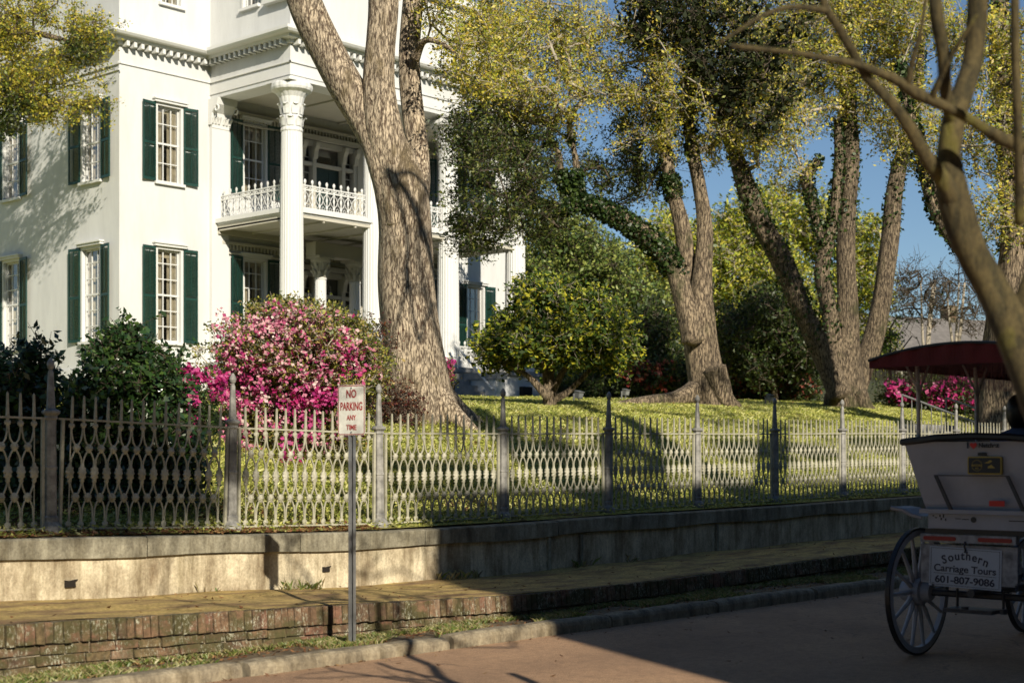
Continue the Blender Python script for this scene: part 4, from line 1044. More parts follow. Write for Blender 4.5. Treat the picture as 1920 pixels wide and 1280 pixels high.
ivy(t, [(p, r) for p, r in nd3 if 3 < p[2] < 7.5 and (p - np.array(b3))[0] * SA - (p - np.array(b3))[1] * CA < -.4], rng, lambda p: True, lambda p: True, 3500)

# --- fourth oak behind the carriage
D4 = 34.0
b4 = at(1878, 830, D4); b4.z = gz(b4.x, b4.y)
L4 = [pxlimb([(1882, 860, 44), (1880, 800, 42), (1878, 740, 41), (1880, 680, 40), (1890, 600, 36), (1898, 520, 32), (1902, 440, 28), (1900, 360, 25), (1895, 280, 24), (1885, 200, 22), (1878, 120, 20), (1875, 30, 17), (1872, -60, 14)], D4),
      pxlimb([(1880, 590, 22), (1850, 530, 20), (1818, 480, 18), (1785, 440, 17), (1760, 400, 15), (1742, 350, 13), (1728, 300, 11), (1718, 250, 9), (1700, 190, 7), (1690, 120, 5)], 33.6)]
t, nd4, rng = tree('oak_tree', 'tall ivy clad oak behind the carriage canopy at the frame edge', 'tree', b4, L4, M['oak2'], 14, flare=(.2, .8), n=36, step=.1)
T = blob_targets([(1860, 250, 33, 90, 70, 1.6, 60), (1880, 130, 33, 90, 90, 1.6, 60), (1800, 60, 34, 90, 60, 1.6, 40), (1880, 400, 33, 50, 60, 1.2, 24), (1740, 290, 33.4, 40, 40, 1, 14)], rng)
foliage(t, [p for p, r in nd4 if p[2] > 5], T, rng, M['l_olive'], M['twig'], size=.08, k=7, m=10, tl=.55, spread=.07, rmin=.01, rmax=.07, tr=.005, face=(-.3,-.8,.3))
ivy(t, [(p, r) for p, r in nd4 if p[2] > 4.5], rng, lambda p: True, lambda p: True, 4500)

# --- oak branch hanging over the left of the house (its trunk stands outside the frame)
b5 = at(-330, 700, 45.5); b5.z = gz(b5.x, b5.y)
L5 = [pxlimb([(-330, 760, 40), (-325, 500, 32), (-310, 250, 28), (-290, 0, 20), (-280, -150, 14)], 45.5), pxlimb([(-310, 330, 20), (-200, 180, 14), (-90, 90, 10), (20, 60, 7), (100, 70, 5), (170, 95, 3)], 45.5),
      pxlimb([(-310, 400, 20), (-190, 290, 13), (-80, 215, 9), (20, 185, 7), (100, 190, 4), (170, 205, 2.5)], 46)]
t, nd5, rng = tree('oak_tree', 'oak hanging olive leafed branches over the left end of the mansion', 'tree', b5, L5, M['oak3'], 15, n=24, step=.2)
T = blob_targets([(60, 60, 45.5, 150, 70, 1.6, 80), (90, 130, 45.5, 110, 50, 1.4, 40), (20, 190, 45.5, 90, 50, 1.4, 44), (120, 205, 45.5, 90, 22, .9, 30), (-20, 120, 46, 90, 90, 1.6, 40), (170, 60, 45.5, 55, 40, 1, 16), (-100, 60, 45.5, 120, 160, 2, 40), (-30, -60, 45, 180, 80, 2, 50)], rng)
foliage(t, [p for p, r in nd5 if p[2] > 5], T, rng, M['l_olive'], M['twigd'], size=.09, k=8, m=11, tl=.6, spread=.08, rmin=.01, rmax=.07, tr=.005)
T = blob_targets([(40, 180, 45, 70, 40, 1, 12), (160, 105, 45, 40, 24, .8, 5), (10, 230, 45.2, 50, 30, 1, 9)], rng)
foliage(t, [p for p, r in nd5 if p[2] > 5], T, rng, M['l_dark'], M['twigd'], size=.11, k=8, m=14, tl=.5, spread=.09, rmin=.01, rmax=.05, names=('ivy_vine', 'ivy'))

# --- bare stemmed crepe myrtle close to the camera
DM = 6.0
bM = at(2035, 1480, 5.6); bM.z = ROAD
LM = [pxlimb([(2045, 1700, 52, 5.6), (2030, 1300, 48, 5.6), (1990, 900, 44, 5.7), (1945, 740, 40, 5.8), (1908, 640, 37, 5.9), (1864, 545, 31, 6), (1826, 475, 29, 6), (1802, 410, 31, 6), (1787, 350, 29, 6), (1782, 290, 22, 6), (1791, 225, 22, 6), (1812, 160, 20, 6.05), (1826, 112, 19, 6.1), (1833, 40, 19, 6.1), (1838, -40, 19, 6.1), (1860, -160, 16, 6.2)], DM),
      pxlimb([(1803, 400, 22, 6), (1768, 340, 16, 5.95), (1733, 290, 13, 5.9), (1704, 240, 12, 5.85), (1668, 190, 10, 5.8), (1628, 150, 9, 5.8), (1596, 95, 9, 5.75), (1570, 50, 8, 5.7), (1548, 14, 8, 5.7), (1530, -40, 7, 5.7)], DM),
      pxlimb([(1552, 22, 8, 5.7), (1520, 16, 6, 5.65), (1480, 14, 5, 5.6), (1430, 30, 4, 5.6), (1390, 55, 3, 5.55), (1350, 80, 2, 5.5)], DM),
      pxlimb([(1787, 235, 13, 6), (1773, 175, 12, 5.9), (1768, 100, 13, 5.85), (1755, 30, 13, 5.8), (1748, -60, 12, 5.8)], DM),
      pxlimb([(1995, 300, 15, 5.9), (1920, 277, 13, 5.85), (1873, 259, 12, 5.8), (1819, 226, 9, 5.8), (1775, 203, 9, 5.8), (1718, 178, 12, 5.8), (1687, 156, 10, 5.8), (1612, 124, 7, 5.75), (1550, 111, 6, 5.7), (1500, 101, 5, 5.65), (1440, 94, 5, 5.6), (1372, 86, 5, 5.6)], DM),
      pxlimb([(1905, 630, 28, 6), (1925, 560, 22, 6), (1960, 470, 22, 6.1), (1990, 380, 20, 6.2), (2010, 250, 18, 6.2)], DM),
      pxlimb([(1702, 165, 8, 5.8), (1712, 110, 6, 5.75), (1728, 50, 4, 5.7), (1740, -40, 3, 5.7)], DM),
      pxlimb([(1745, 190, 8, 5.8), (1775, 120, 5, 5.7), (1830, 30, 4, 5.6)], DM),
      pxlimb([(1912, 420, 10, 5.6), (1910, 250, 9, 5.5), (1906, 100, 9, 5.5), (1905, -60, 8, 5.5)], DM)]
t, ndM, rng = tree('crepe_myrtle', 'bare forked crepe myrtle with smooth olive bark overhanging the carriage', 'tree', bM, LM, M['myrtle'], 16, n=20, step=.04, lump=.05, wob=.01)
rg = np.random.default_rng(3)
Tm = np.array([[bM.x + rg.uniform(-2.2, 2.6), bM.y + rg.uniform(-1.6, 1.6), rg.uniform(2.8, 5.2)] for _ in range(150)])
foliage(t, [p for p, r in ndM if p[2] > 2.0], Tm, rg, None, M['twigd'], k=2, m=0, tl=.4, rmin=.006, rmax=.035, tr=.002, names=('branches', ''))

# ---------------------------------------------------------------- shrubs near the fence
def shrub(name, label, cat, base, blobs, leaf, twig, seed, size, k, m, tl, spread, flower=None, nstem=5, group=None, face=None, width=.5, gloss=None, up=.4, fsize=.06, fk=5, fm=6, tr=.004, stem_r=.022):
    rng = np.random.default_rng(seed); base = Vector(base); base.z = gz(base.x, base.y)
    t = thing(name, base, label, cat, group)
    T = blob_targets(blobs, rng); T = T[T[:, 2] > ground(T[:, 0], T[:, 1]) + .05]
    S = [np.array(base) + np.array([rng.normal(0, .08), rng.normal(0, .08), .0]) for _ in range(nstem)]
    cen = T.mean(0); st = []
    for s in S:
        e = cen * .6 + s * .4 + rng.normal(0, .25, 3)
        for f in (0, .25, .5, .75, 1): st.append(s * (1 - f) + e * f + rng.normal(0, .02, 3))
    mb = MB()
    for i in range(nstem): mb.tube([Vector(p) for p in st[i * 5:i * 5 + 5]], [stem_r * 1.4, stem_r * 1.2, stem_r, stem_r * .8, stem_r * .6], 6)
    mb.build('stem', twig, t)
    foliage(t, st, T, rng, leaf, twig, size=size, k=k, m=m, tl=tl, spread=spread, rmin=.005, rmax=.03, step=.25, tr=tr, width=width, up=up, face=face)
    if flower:
        mat, blobs2 = flower
        T2 = blob_targets(blobs2, rng); n = len(T2)
        C = np.repeat(T2, fm, 0) + rng.normal(0, fsize * .45, (n * fm, 3))
        quads_mesh('blossoms', leaf_quads(C, rng, fsize, .75, .2, face=(-.25, -.6, .3)), len(C), mat, t)
    return t
TOCAM = (-.3, -.6, .35)
shrub('camellia_bush', 'big dark camellia bush right behind the fence below the corner windows', 'bush', at(230, 960, 16.3), [(225, 770, 16.6, 95, 110, .7, 190), (230, 660, 16.6, 50, 50, .4, 44), (290, 730, 16.5, 55, 60, .5, 40), (140, 810, 16.6, 60, 90, .6, 60), (300, 870, 16.3, 70, 90, .5, 70), (200, 930, 16.0, 110, 60, .5, 60)], M['l_cam'], M['twigd'], 21, .075, 8, 9, .26, .04, face=TOCAM)
shrub('camellia_bush', 'sparser camellia bush at the left edge, beside the first fence post', 'bush', at(20, 960, 15.2), [(25, 760, 15.4, 75, 90, .6, 90), (-40, 720, 15.4, 60, 90, .6, 40), (60, 900, 15.2, 60, 80, .5, 60), (75, 665, 15.4, 18, 18, .2, 5)], M['l_cam'], M['twigd'], 22, .075, 8, 8, .26, .04, face=TOCAM)
pk = [(440, 640, 20.3, 45, 50, .5, 130), (540, 610, 19.9, 80, 45, .5, 200), (620, 670, 19.8, 80, 70, .5, 130), (500, 660, 19.7, 80, 60, .5, 160), (510, 700, 20.2, 105, 95, .8, 330), (640, 690, 20.3, 80, 80, .7, 130), (560, 640, 20.1, 120, 60, .6, 230), (460, 790, 20.0, 50, 80, .5, 120), (600, 800, 20.0, 80, 60, .6, 90)]
az = shrub('azalea_bush', 'large round azalea covered in pink blossom in front of the porch', 'bush', at(560, 850, 20.8), [(560, 655, 20.5, 112, 84, 1.0, 300), (470, 700, 20.7, 75, 100, .9, 150), (640, 690, 20.8, 84, 84, 1.0, 200), (540, 600, 21, 60, 36, .5, 50), (600, 790, 20.8, 100, 70, .8, 120), (500, 830, 20.6, 90, 60, .7, 90)], M['l_az'], M['twig'], 23, .05, 9, 10, .22, .04, flower=(M['f_pink'], pk), fsize=.05, fm=5)
rngz = np.random.default_rng(77)
T2 = blob_targets([(480, 745, 19.9, 90, 26, .4, 44), (600, 742, 19.9, 74, 20, .4, 60), (560, 790, 19.8, 50, 60, .3, 34), (450, 690, 19.9, 60, 50, .4, 34), (620, 660, 20, 80, 70, .4, 30), (530, 870, 19.6, 30, 40, .2, 20)], rngz)
C = np.repeat(T2, 7, 0) + rngz.normal(0, .03, (len(T2) * 7, 3))
quads_mesh('magenta_blossoms', leaf_quads(C, rngz, .06, .75, .2, face=(-.25, -.6, .3)), len(C), M['f_mag'], az)
shrub('azalea_bush', 'small magenta azalea between the dark camellia and the large pink azalea', 'bush', at(360, 880, 18.2), [(360, 790, 18.4, 45, 80, .4, 70)], M['l_cam'], M['twigd'], 24, .05, 8, 8, .2, .035, flower=(M['f_mag'], [(355, 706, 18.1, 34, 20, .25, 70), (345, 745, 18.1, 28, 22, .2, 45), (410, 720, 18.3, 20, 30, .2, 20), (345, 800, 18.0, 20, 40, .2, 14)]), fm=9, fsize=.055)
shrub('bronze_shrub', 'thin bronze leafed shrub at the left foot of the huge oak', 'bush', at(712, 800, 24.0), [(708, 640, 24, 22, 40, .3, 12), (715, 740, 24, 40, 36, .4, 34), (750, 765, 24, 50, 25, .4, 26)], M['l_red'], M['twigd'], 25, .045, 7, 7, .25, .04)
shrub('azalea_bush', 'small hot pink azalea at the porch steps, right of the huge oak', 'bush', at(842, 745, 36.0), [(838, 700, 36, 12, 24, .4, 14)], M['l_az'], M['twigd'], 26, .06, 6, 6, .25, .05, flower=(M['f_mag'], [(838, 695, 36, 12, 24, .35, 50)]), fsize=.09, fm=8)
# small multi-stemmed camellia tree in front of the right end of the house
bc = at(1030, 764, 32); bc.z = gz(bc.x, bc.y)
LC = [pxlimb([(1031, 775, 15), (1030, 755, 14), (1030, 738, 13), (1028, 720, 10), (1022, 690, 7), (1015, 650, 5)], 32), pxlimb([(1028, 745, 9), (1010, 725, 7), (990, 705, 5), (965, 690, 4), (940, 680, 3)], 31.7),
      pxlimb([(1030, 745, 9), (1045, 715, 7), (1060, 690, 5), (1085, 660, 4)], 32), pxlimb([(1033, 750, 9), (1060, 738, 6), (1085, 715, 5), (1110, 690, 4), (1140, 670, 3)], 32), pxlimb([(1030, 730, 8), (1035, 690, 6), (1040, 640, 5), (1050, 600, 4)], 32)]
t, ndc, rng = tree('camellia_tree', 'round topped yellow green camellia tree in front of the end porch column', 'tree', bc, LC, M['oak3'], 17, n=14, step=.1, lump=.08, wob=.02)
T = blob_targets([(1040, 590, 32, 70, 60, 1.0, 110), (1000, 560, 32, 40, 36, .8, 26), (1100, 575, 32, 50, 36, .8, 36), (960, 640, 31.8, 60, 50, .9, 80), (1110, 630, 32, 75, 60, 1.0, 120), (1160, 640, 32, 40, 50, .8, 44), (1040, 645, 31.5, 120, 34, .9, 80), (920, 660, 31.8, 28, 24, .5, 20), (1130, 668, 31.7, 60, 20, .6, 26), (1010, 555, 32, 30, 22, .5, 14)], rng)
foliage(t, [p for p, r in ndc if p[2] > 1.7], T, rng, M['l_gold'], M['twig'], size=.105, k=8, m=9, tl=.36, spread=.06, rmin=.008, rmax=.04, step=.3, tr=.004, face=TOCAM)

# ---------------------------------------------------------------- background trees
def bgtree(label, px, py, D, blobs, leaf, seed, size=.2, k=8, m=10, tl=1.0, trunk=6, name='background_tree', group='trees behind the lawn', twig='twigd', spread=.14, face=None):
    base = at(px, py, D); base.z = gz(base.x, base.y) - .1
    top = min(b[1] for b in blobs)
    cx = sum(b[0] for b in blobs) / len(blobs); midy = sum(b[1] for b in blobs) / len(blobs)
    L = [pxlimb([(px, 855 - base.z * 2810 / D, trunk), ((px * 2 + cx) / 3, (py + midy) / 2, trunk * .8), (cx, midy, trunk * .55), (cx + 4, top, trunk * .2)], D)]
    L.append(pxlimb([((px * 2 + cx) / 3, (py + midy) / 2, trunk * .6), (cx - 40, midy, trunk * .35), (cx - 60, top + 20, trunk * .2)], D)); L.append(pxlimb([((px * 2 + cx) / 3, (py + midy) / 2, trunk * .6), (cx + 40, midy - 10, trunk * .35), (cx + 55, top + 30, trunk * .2)], D))
    t, nd, rng = tree(name, label, 'tree', base, L, M['oak3'], seed, n=10, step=.5, group=group)
    T = blob_targets(blobs, rng)
    foliage(t, [p for p, r in nd], T, rng, M[leaf], M[twig], size=size, k=k, m=m, tl=tl, spread=spread, rmin=.025, rmax=.16, step=1.0, tr=.012, face=face)
bgtree('tall layered cedar behind the right end of the porch', 1080, 750, 66, [(1060, 440, 66, 70, 40, 3, 50), (1120, 500, 66, 80, 40, 3, 60), (1030, 530, 66, 60, 40, 3, 50), (1180, 570, 66, 70, 45, 3, 50), (1090, 610, 66, 100, 50, 3, 60), (1030, 640, 66, 60, 50, 3, 40), (1180, 660, 66, 70, 50, 3, 40)], 'l_cedar', 41, .17, 9, 15, 1.1, 6)
bgtree('bright yellow green spring tree between the twin stemmed and four stemmed oaks', 1400, 750, 72, [(1370, 470, 72, 60, 60, 3, 60), (1420, 420, 72, 60, 60, 3, 60), (1450, 520, 72, 60, 60, 3, 60), (1380, 570, 72, 60, 50, 3, 60), (1500, 600, 72, 50, 50, 3, 36), (1340, 640, 72, 60, 40, 3, 36)], 'l_far', 42, .19, 9, 14, 1.1, 6, twig='twig')
bgtree('yellow green spring tree showing between the two stems of the twin oak', 1250, 750, 70, [(1250, 450, 70, 40, 40, 3, 30), (1220, 520, 70, 50, 60, 3, 44), (1290, 480, 70, 40, 70, 3, 30), (1250, 600, 70, 60, 60, 3, 44)], 'l_far', 43, .19, 9, 13, 1.1, 5, twig='twig')
bgtree('spring tree behind the right stems of the four stemmed oak', 1580, 740, 74, [(1540, 430, 74, 40, 60, 3, 34), (1610, 470, 74, 40, 60, 3, 34), (1560, 540, 74, 60, 60, 3, 40), (1630, 560, 74, 24, 60, 2, 22), (1640, 640, 74, 30, 30, 2, 14), (1490, 420, 74, 30, 50, 2, 20)], 'l_far', 44, .19, 9, 12, 1.1, 5, twig='twig')
bgtree('yellow spring tree seen in the gap beside the last porch column', 940, 740, 78, [(935, 560, 78, 40, 90, 3, 50), (985, 520, 78, 40, 70, 3, 40)], 'l_far', 45, .2, 8, 12, 1.1, 5, twig='twig')
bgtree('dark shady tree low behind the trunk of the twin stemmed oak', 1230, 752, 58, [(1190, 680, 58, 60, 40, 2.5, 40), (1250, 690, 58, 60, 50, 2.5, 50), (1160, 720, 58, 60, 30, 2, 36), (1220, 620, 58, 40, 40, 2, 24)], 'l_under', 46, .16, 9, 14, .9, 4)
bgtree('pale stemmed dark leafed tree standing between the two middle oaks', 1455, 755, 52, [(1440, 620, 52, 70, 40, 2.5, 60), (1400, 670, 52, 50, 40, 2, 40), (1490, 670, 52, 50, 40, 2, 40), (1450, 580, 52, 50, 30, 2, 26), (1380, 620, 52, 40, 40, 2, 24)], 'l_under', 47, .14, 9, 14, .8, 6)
bgtree('mid green tree at the far left end behind the twin oak low limb', 1130, 750, 62, [(1120, 680, 62, 80, 40, 3, 50), (1060, 700, 62, 60, 40, 3, 40), (1090, 730, 60, 90, 26, 3, 44)], 'l_far2', 48, .17, 9, 13, .9, 4)
bgtree('small green tree close right of the four stemmed oak', 1670, 735, 60, [(1660, 660, 60, 20, 50, 1.5, 12), (1680, 620, 60, 16, 30, 1, 5)], 'l_far2', 49, .13, 7, 7, .6, 3)
# clipped understory and azaleas along the far edge of the lawn
def bshrub(label, px, py, D, rx, ry, n, leaf, seed, name='background_shrub', fl=None, fn=0, size=.13, group='shrubs along the far edge of the lawn'):
    base = at(px, py, D)
    shrub(name, label, 'bush', base, [(px, py, D, rx, ry, rx * D / 2810 * .6, n)], M[leaf], M['twigd'], seed, size, 8, 12, .6, .1, nstem=4, group=group, flower=(M[fl], [(px, py - ry * .3, D - rx * D / 2810 * .4, rx * .9, ry * .8, .4, fn)]) if fl else None, fsize=.14, fm=7, tr=.008)
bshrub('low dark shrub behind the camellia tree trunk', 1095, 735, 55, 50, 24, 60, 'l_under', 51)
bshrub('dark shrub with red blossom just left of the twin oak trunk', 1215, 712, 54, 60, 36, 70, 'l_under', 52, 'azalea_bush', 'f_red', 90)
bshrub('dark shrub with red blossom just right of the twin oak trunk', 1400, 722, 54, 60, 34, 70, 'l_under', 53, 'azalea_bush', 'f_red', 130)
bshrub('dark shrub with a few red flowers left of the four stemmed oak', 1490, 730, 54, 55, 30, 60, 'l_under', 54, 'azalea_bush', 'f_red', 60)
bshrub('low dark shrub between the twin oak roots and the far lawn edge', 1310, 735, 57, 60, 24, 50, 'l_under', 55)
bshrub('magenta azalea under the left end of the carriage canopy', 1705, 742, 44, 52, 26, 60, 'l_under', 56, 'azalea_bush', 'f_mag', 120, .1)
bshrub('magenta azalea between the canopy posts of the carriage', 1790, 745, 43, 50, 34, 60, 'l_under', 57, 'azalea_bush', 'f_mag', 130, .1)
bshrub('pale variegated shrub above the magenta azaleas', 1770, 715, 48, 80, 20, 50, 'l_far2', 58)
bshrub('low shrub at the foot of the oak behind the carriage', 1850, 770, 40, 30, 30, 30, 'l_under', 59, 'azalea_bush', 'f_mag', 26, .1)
# bare crepe myrtles
def bare(label, px, py, D, blobs, seed, r=4, leaf=None):
    base = at(px, py, D); base.z = gz(base.x, base.y)
    L = []; rng = np.random.default_rng(seed)
    for k in range(4): 
        dx = rng.uniform(-1, 1) * 26; L.append(pxlimb([(px + dx * .1, py + 10, r), (px + dx * .5, py - 60, r * .7), (px + dx, py - 120, r * .5), (px + dx * 1.4, py - 170, r * .3)], D))
    t, nd, rng = tree('bare_tree', label, 'tree', base, L, M['twig'], seed, n=7, step=.3, group='bare trees on the right', tname='stems')
    T = blob_targets(blobs, rng)
    foliage(t, [p for p, r_ in nd], T, rng, leaf, M['twigd'], size=.07, k=7, m=1 if leaf else 0, tl=.5, spread=.02, rmin=.009, rmax=.05, step=.5, tr=.006)
bare('fine leafless tree rising above the left end of the carriage canopy', 1735, 700, 46, [(1720, 560, 46, 60, 55, 1.5, 90), (1700, 520, 46, 30, 30, 1, 20)], 61, leaf=M['l_black'])
bare('fine leafless tree rising above the middle of the carriage canopy', 1790, 700, 46, [(1785, 560, 46, 50, 60, 1.5, 80), (1830, 600, 46, 30, 40, 1, 26)], 62, leaf=M['l_black'])
# far wood closing the view
rngf = np.random.default_rng(80)
C = []
for (px, py, D, rx, ry, n) in ((1150, 700, 95, 240, 60, 9000), (1500, 690, 100, 200, 60, 9000), (1800, 700, 110, 200, 40, 7000), (960, 690, 95, 60, 80, 3000), (1700, 660, 120, 60, 16, 1500), (1850, 650, 120, 60, 22, 1500)):
    T = blob_targets([(px, py, D, rx, ry, 4, n)], rngf); C.append(T)
C = np.concatenate(C); C = C[C[:, 2] > 1.5]
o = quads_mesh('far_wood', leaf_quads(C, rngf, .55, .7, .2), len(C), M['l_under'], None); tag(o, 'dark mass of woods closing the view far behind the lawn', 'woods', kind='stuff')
#PART5
# ---------------------------------------------------------------- neighbouring houses
def nbhouse(label, px, D, w, d, h, rh, wall, roof, yaw, seed):
    c = at(px, 740, D); c.z = gz(c.x, c.y) - .2
    t = thing('neighbour_house', c, label, 'house'); m4 = Matrix.Translation(c) @ Matrix.Rotation(yaw, 4, 'Z')
    mb = MB(m4); mb.box((-w / 2, -d / 2, 0), (w / 2, d / 2, h)); mb.prism([(-d / 2, h), (d / 2, h), (0, h + rh)], 'x', -w / 2 + .01, w / 2 - .01); mb.build('wall', wall, t)
    mb = MB(m4)
    for s in (-1, 1):
        vs = [(-w / 2 - .4, s * (d / 2 + .5), h - .25), (w / 2 + .4, s * (d / 2 + .5), h - .25), (w / 2 + .4, 0, h + rh + .1), (-w / 2 - .4, 0, h + rh + .1)]
        mb.add(vs + [(a, b, z + .15) for a, b, z in vs], [(0, 1, 2, 3), (4, 5, 6, 7), (0, 1, 5, 4), (1, 2, 6, 5), (2, 3, 7, 6), (3, 0, 4, 7)])
    mb.build('roof', roof, t)
    mb = MB(m4); mb.box((1, -.4, h + rh * .6), (1.7, .4, h + rh + 1.0)); mb.build('chimney', BR[1], t)
    for k in range(3):
        mb = MB(m4); x = -w / 2 + w * (k + .5) / 3; mb.box((x - .5, -d / 2 - .05, 1.2), (x + .5, -d / 2 - .003, 2.8)); wn = mb.build('window', M['trim'], t)
        mb = MB(m4); mb.box((x - .42, -d / 2 - .07, 1.28), (x + .42, -d / 2 - .052, 2.72)); mb.build('pane', plain('dark_pane', (.05, .06, .07), .1), wn)
roofg = plain('weathered_grey_roof', (.19, .17, .15), .9, var=.25, vscale=4); creamw = wall_white('cream_siding', (.62, .58, .45))
nbhouse('neighbouring cream house with a grey gabled roof behind the bare trees', 1745, 88, 11, 8, 3.6, 2.6, creamw, roofg, R(-25), 1)
nbhouse('farther neighbouring house with a weathered roof half hidden by bare trees', 1860, 105, 12, 8, 4.2, 2.4, plain('reddish_siding', (.45, .28, .22), .9, var=.3), roofg, R(20), 2)

# garden steps with handrails
x1, x2 = 31.3, 33.5
stp = thing('garden_steps', (x1 + 1.1, 14.2, .2), 'pale garden steps with thin metal handrails behind the right end of the fence', 'steps')
mb = MB()
for k in range(9):
    y = 13.0 + k * .38; z = -.55 + .16 * k; mb.box((x1 + .05, y, z - .5), (x2 - .05, y + .38, z))
mb.build('treads', M['stone'], stp)
rail_g = plain('grey_rail_paint', (.24, .235, .22), .5, var=.2)
for x in (x1, x2):
    mb = MB(); A = Vector((x, 16.3, 1.40)); B = Vector((x, 12.95, .15)); mb.tube([A, B], .022, 6)
    mb.tube([A - Vector((0, 0, .7)), B - Vector((0, 0, .7))], .015, 6)
    mb.build('handrail', rail_g, stp)
    mb = MB()
    for k in range(15): p = A.lerp(B, k / 14); mb.tube([p, p - Vector((0, 0, .95 if k % 7 == 0 else .7))], .02 if k % 7 == 0 else .011, 5)
    mb.build('balusters', rail_g, stp)
# garden path
sheet('path', np.linspace(x1 - .1, x2 + .1, 8), np.linspace(16.4, 17.6, 8), lambda X, Y: ground(X, Y) + .02, M['stone'])
lampg = plain('dark_grey_lamp_paint', (.14, .14, .13), .5, var=.2)
# landscape lights / meter boxes on the lawn
for (px, py, D, lab) in ((1085, 748, 36, 'small grey floodlight on the lawn right of the camellia tree'), (1173, 736, 44, 'small grey garden lamp beyond the twin oak root'), (1443, 752, 42, 'small grey floodlight on the lawn left of the four stemmed oak')):
    p = at(px, py, D); p.z = gz(p.x, p.y)
    t = thing('garden_light', p, lab, 'light', 'garden lights on the lawn')
    mb = MB(); mb.tube([p, p + Vector((0, 0, .28))], .03, 8); mb.tube([p + Vector((-.14, .1, 0)), p + Vector((-.14, .1, .34))], .035, 8); mb.build('stake', lampg, t)
    mb = MB(); mb.box(p + Vector((-.13, -.1, .18)), p + Vector((.13, .1, .40)), Matrix.Rotation(R(15), 3, 'X')); mb.box(p + Vector((-.15, -.12, .40)), p + Vector((.15, .11, .43)), Matrix.Rotation(R(15), 3, 'X'), p + Vector((0, 0, .29))); h = mb.build('lamp_head', lampg, t)
    mb = MB(); mb.box(p + Vector((-.10, -.115, .21)), p + Vector((.10, -.10, .37)), Matrix.Rotation(R(15), 3, 'X'), p + Vector((0, 0, .29))); mb.build('lens', plain('lamp_lens', (.25, .26, .26), .15), h); t.scale = (.7, .7, .7)

# ---------------------------------------------------------------- ground cover
rgc = np.random.default_rng(90)
def cover(name, label, n, xr, yr, zf, size, mat, cat, up=1.2, h=.06, mask=None, width=.42):
    x = rgc.uniform(*xr, n); y = rgc.uniform(*yr, n)
    if mask is not None: k = mask(x, y); x, y = x[k], y[k]
    z = zf(x, y) + rgc.uniform(0.005, h, len(x)); C = np.stack([x, y, z], 1)
    o = quads_mesh(name, leaf_quads(C, rgc, size, width, up), len(C), mat, None); tag(o, label, cat, kind='stuff'); return o
def patch(x, y, s, ph, th): return (np.sin(x * s + ph) + np.sin(y * s * 1.3 + ph * 2) + np.sin((x + y) * s * .7 + ph * 3) + np.sin((x - y) * s * 1.9)) > th
M['g_lawn'] = leafmat('lawn_clover_leaf', [(.60, .62, .12), (.76, .72, .20), (.40, .45, .07), (.84, .80, .32), (.18, .22, .04)], .35)
M['g_verge'] = leafmat('verge_grass_blade', [(.20, .26, .05), (.40, .36, .12), (.30, .22, .10), (.12, .18, .03), (.48, .42, .20)], .3)
M['g_litter'] = leafmat('fallen_oak_leaf', [(.24, .10, .04), (.32, .15, .06), (.16, .07, .03), (.40, .24, .10)], .1)
cover('ground_cover', 'bright low clover like ground cover on the bank behind the fence', 230000, (6, 34), (12.36, 17.5), ground, .05, M['g_lawn'], 'ground cover', 1.0, .09, lambda x, y: rgc.uniform(0, 1, len(x)) < np.clip(1.15 - (y - 12.6) * .16, .2, 1) * np.where(y < 12.62, .3, 1) * np.where(patch(x, y, 1.7, 2.0, 1.3), .25, 1))
cover('grass', 'short yellow green lawn grass rising towards the mansion', 70000, (12, 56), (16, 34), ground, .09, M['g_lawn'], 'grass', 1.6, .04)
cover('leaf_litter', 'brown fallen leaves scattered under the huge oak', 9000, (14, 26), (13, 22), ground, .07, M['g_litter'], 'fallen leaves', 1.8, .03, lambda x, y: patch(x, y, 1.1, 1.0, .9) | ((x - 18) ** 2 + (y - 17) ** 2 < rgc.uniform(0, 9, len(x))))
cover('leaf_litter', 'brown oak leaves drifted over the bank and lawn', 16000, (11, 46), (12.6, 26), ground, .06, M['g_litter'], 'fallen leaves', 1.6, .05, lambda x, y: patch(x, y, 1.7, 2.0, .9))
cover('leaf_litter', 'brown leaf litter under the camellia bushes behind the fence', 10000, (5, 11.5), (12.34, 14.2), ground, .055, M['g_litter'], 'fallen leaves', 1.5, .03)
def blades(name, label, n, xr, yr, zf, mask, hmin, hmax, mat, w=.006):
    x = rgc.uniform(*xr, n); y = rgc.uniform(*yr, n); k = mask(x, y); x, y = x[k], y[k]; n = len(x)
    z = zf(x, y); a = rgc.uniform(0, 6.28, n); h = rgc.uniform(hmin, hmax, n); l = rgc.normal(0, .6, (n, 2)) * h[:, None]
    b = np.stack([x, y, z - .01], 1); s = np.stack([np.cos(a), np.sin(a), a * 0], 1) * w
    mid = b + np.c_[l * .35, h * .65]; tip = b + np.c_[l, h]
    V = np.stack([b - s, b + s, mid + s * .6, tip], 1).reshape(-1, 3)
    o = quads_mesh(name, V, n, mat, None); tag(o, label, 'grass', kind='stuff')
blades('grass', 'tufts of verge grass between the kerb and the brick edging', 90000, (4.5, 24), (9.43, 10.26), VZ, lambda x, y: patch(x, y, 2.3, .5, -.6) | (y > 10.1), .02, .07, M['g_verge'])
blades('grass', 'weeds along the foot of the retaining wall', 900, (8, 16), (12.0, 12.26), lambda x, y: WZ(x), lambda x, y: patch(x, y, 2.9, 2.5, 1.4), .03, .14, M['g_verge'])
cover('leaf_litter', 'dry leaves and twigs caught along the kerb and verge', 2600, (4.5, 26), (9.44, 10.24), VZ, .045, M['g_litter'], 'fallen leaves', 1.5, .03)
cover('leaf_litter', 'small dry leaves scattered over the brick sidewalk', 500, (4.5, 30), (10.4, 12.25), lambda x, y: WZ(x), .045, M['g_litter'], 'fallen leaves', 1.8, .02)
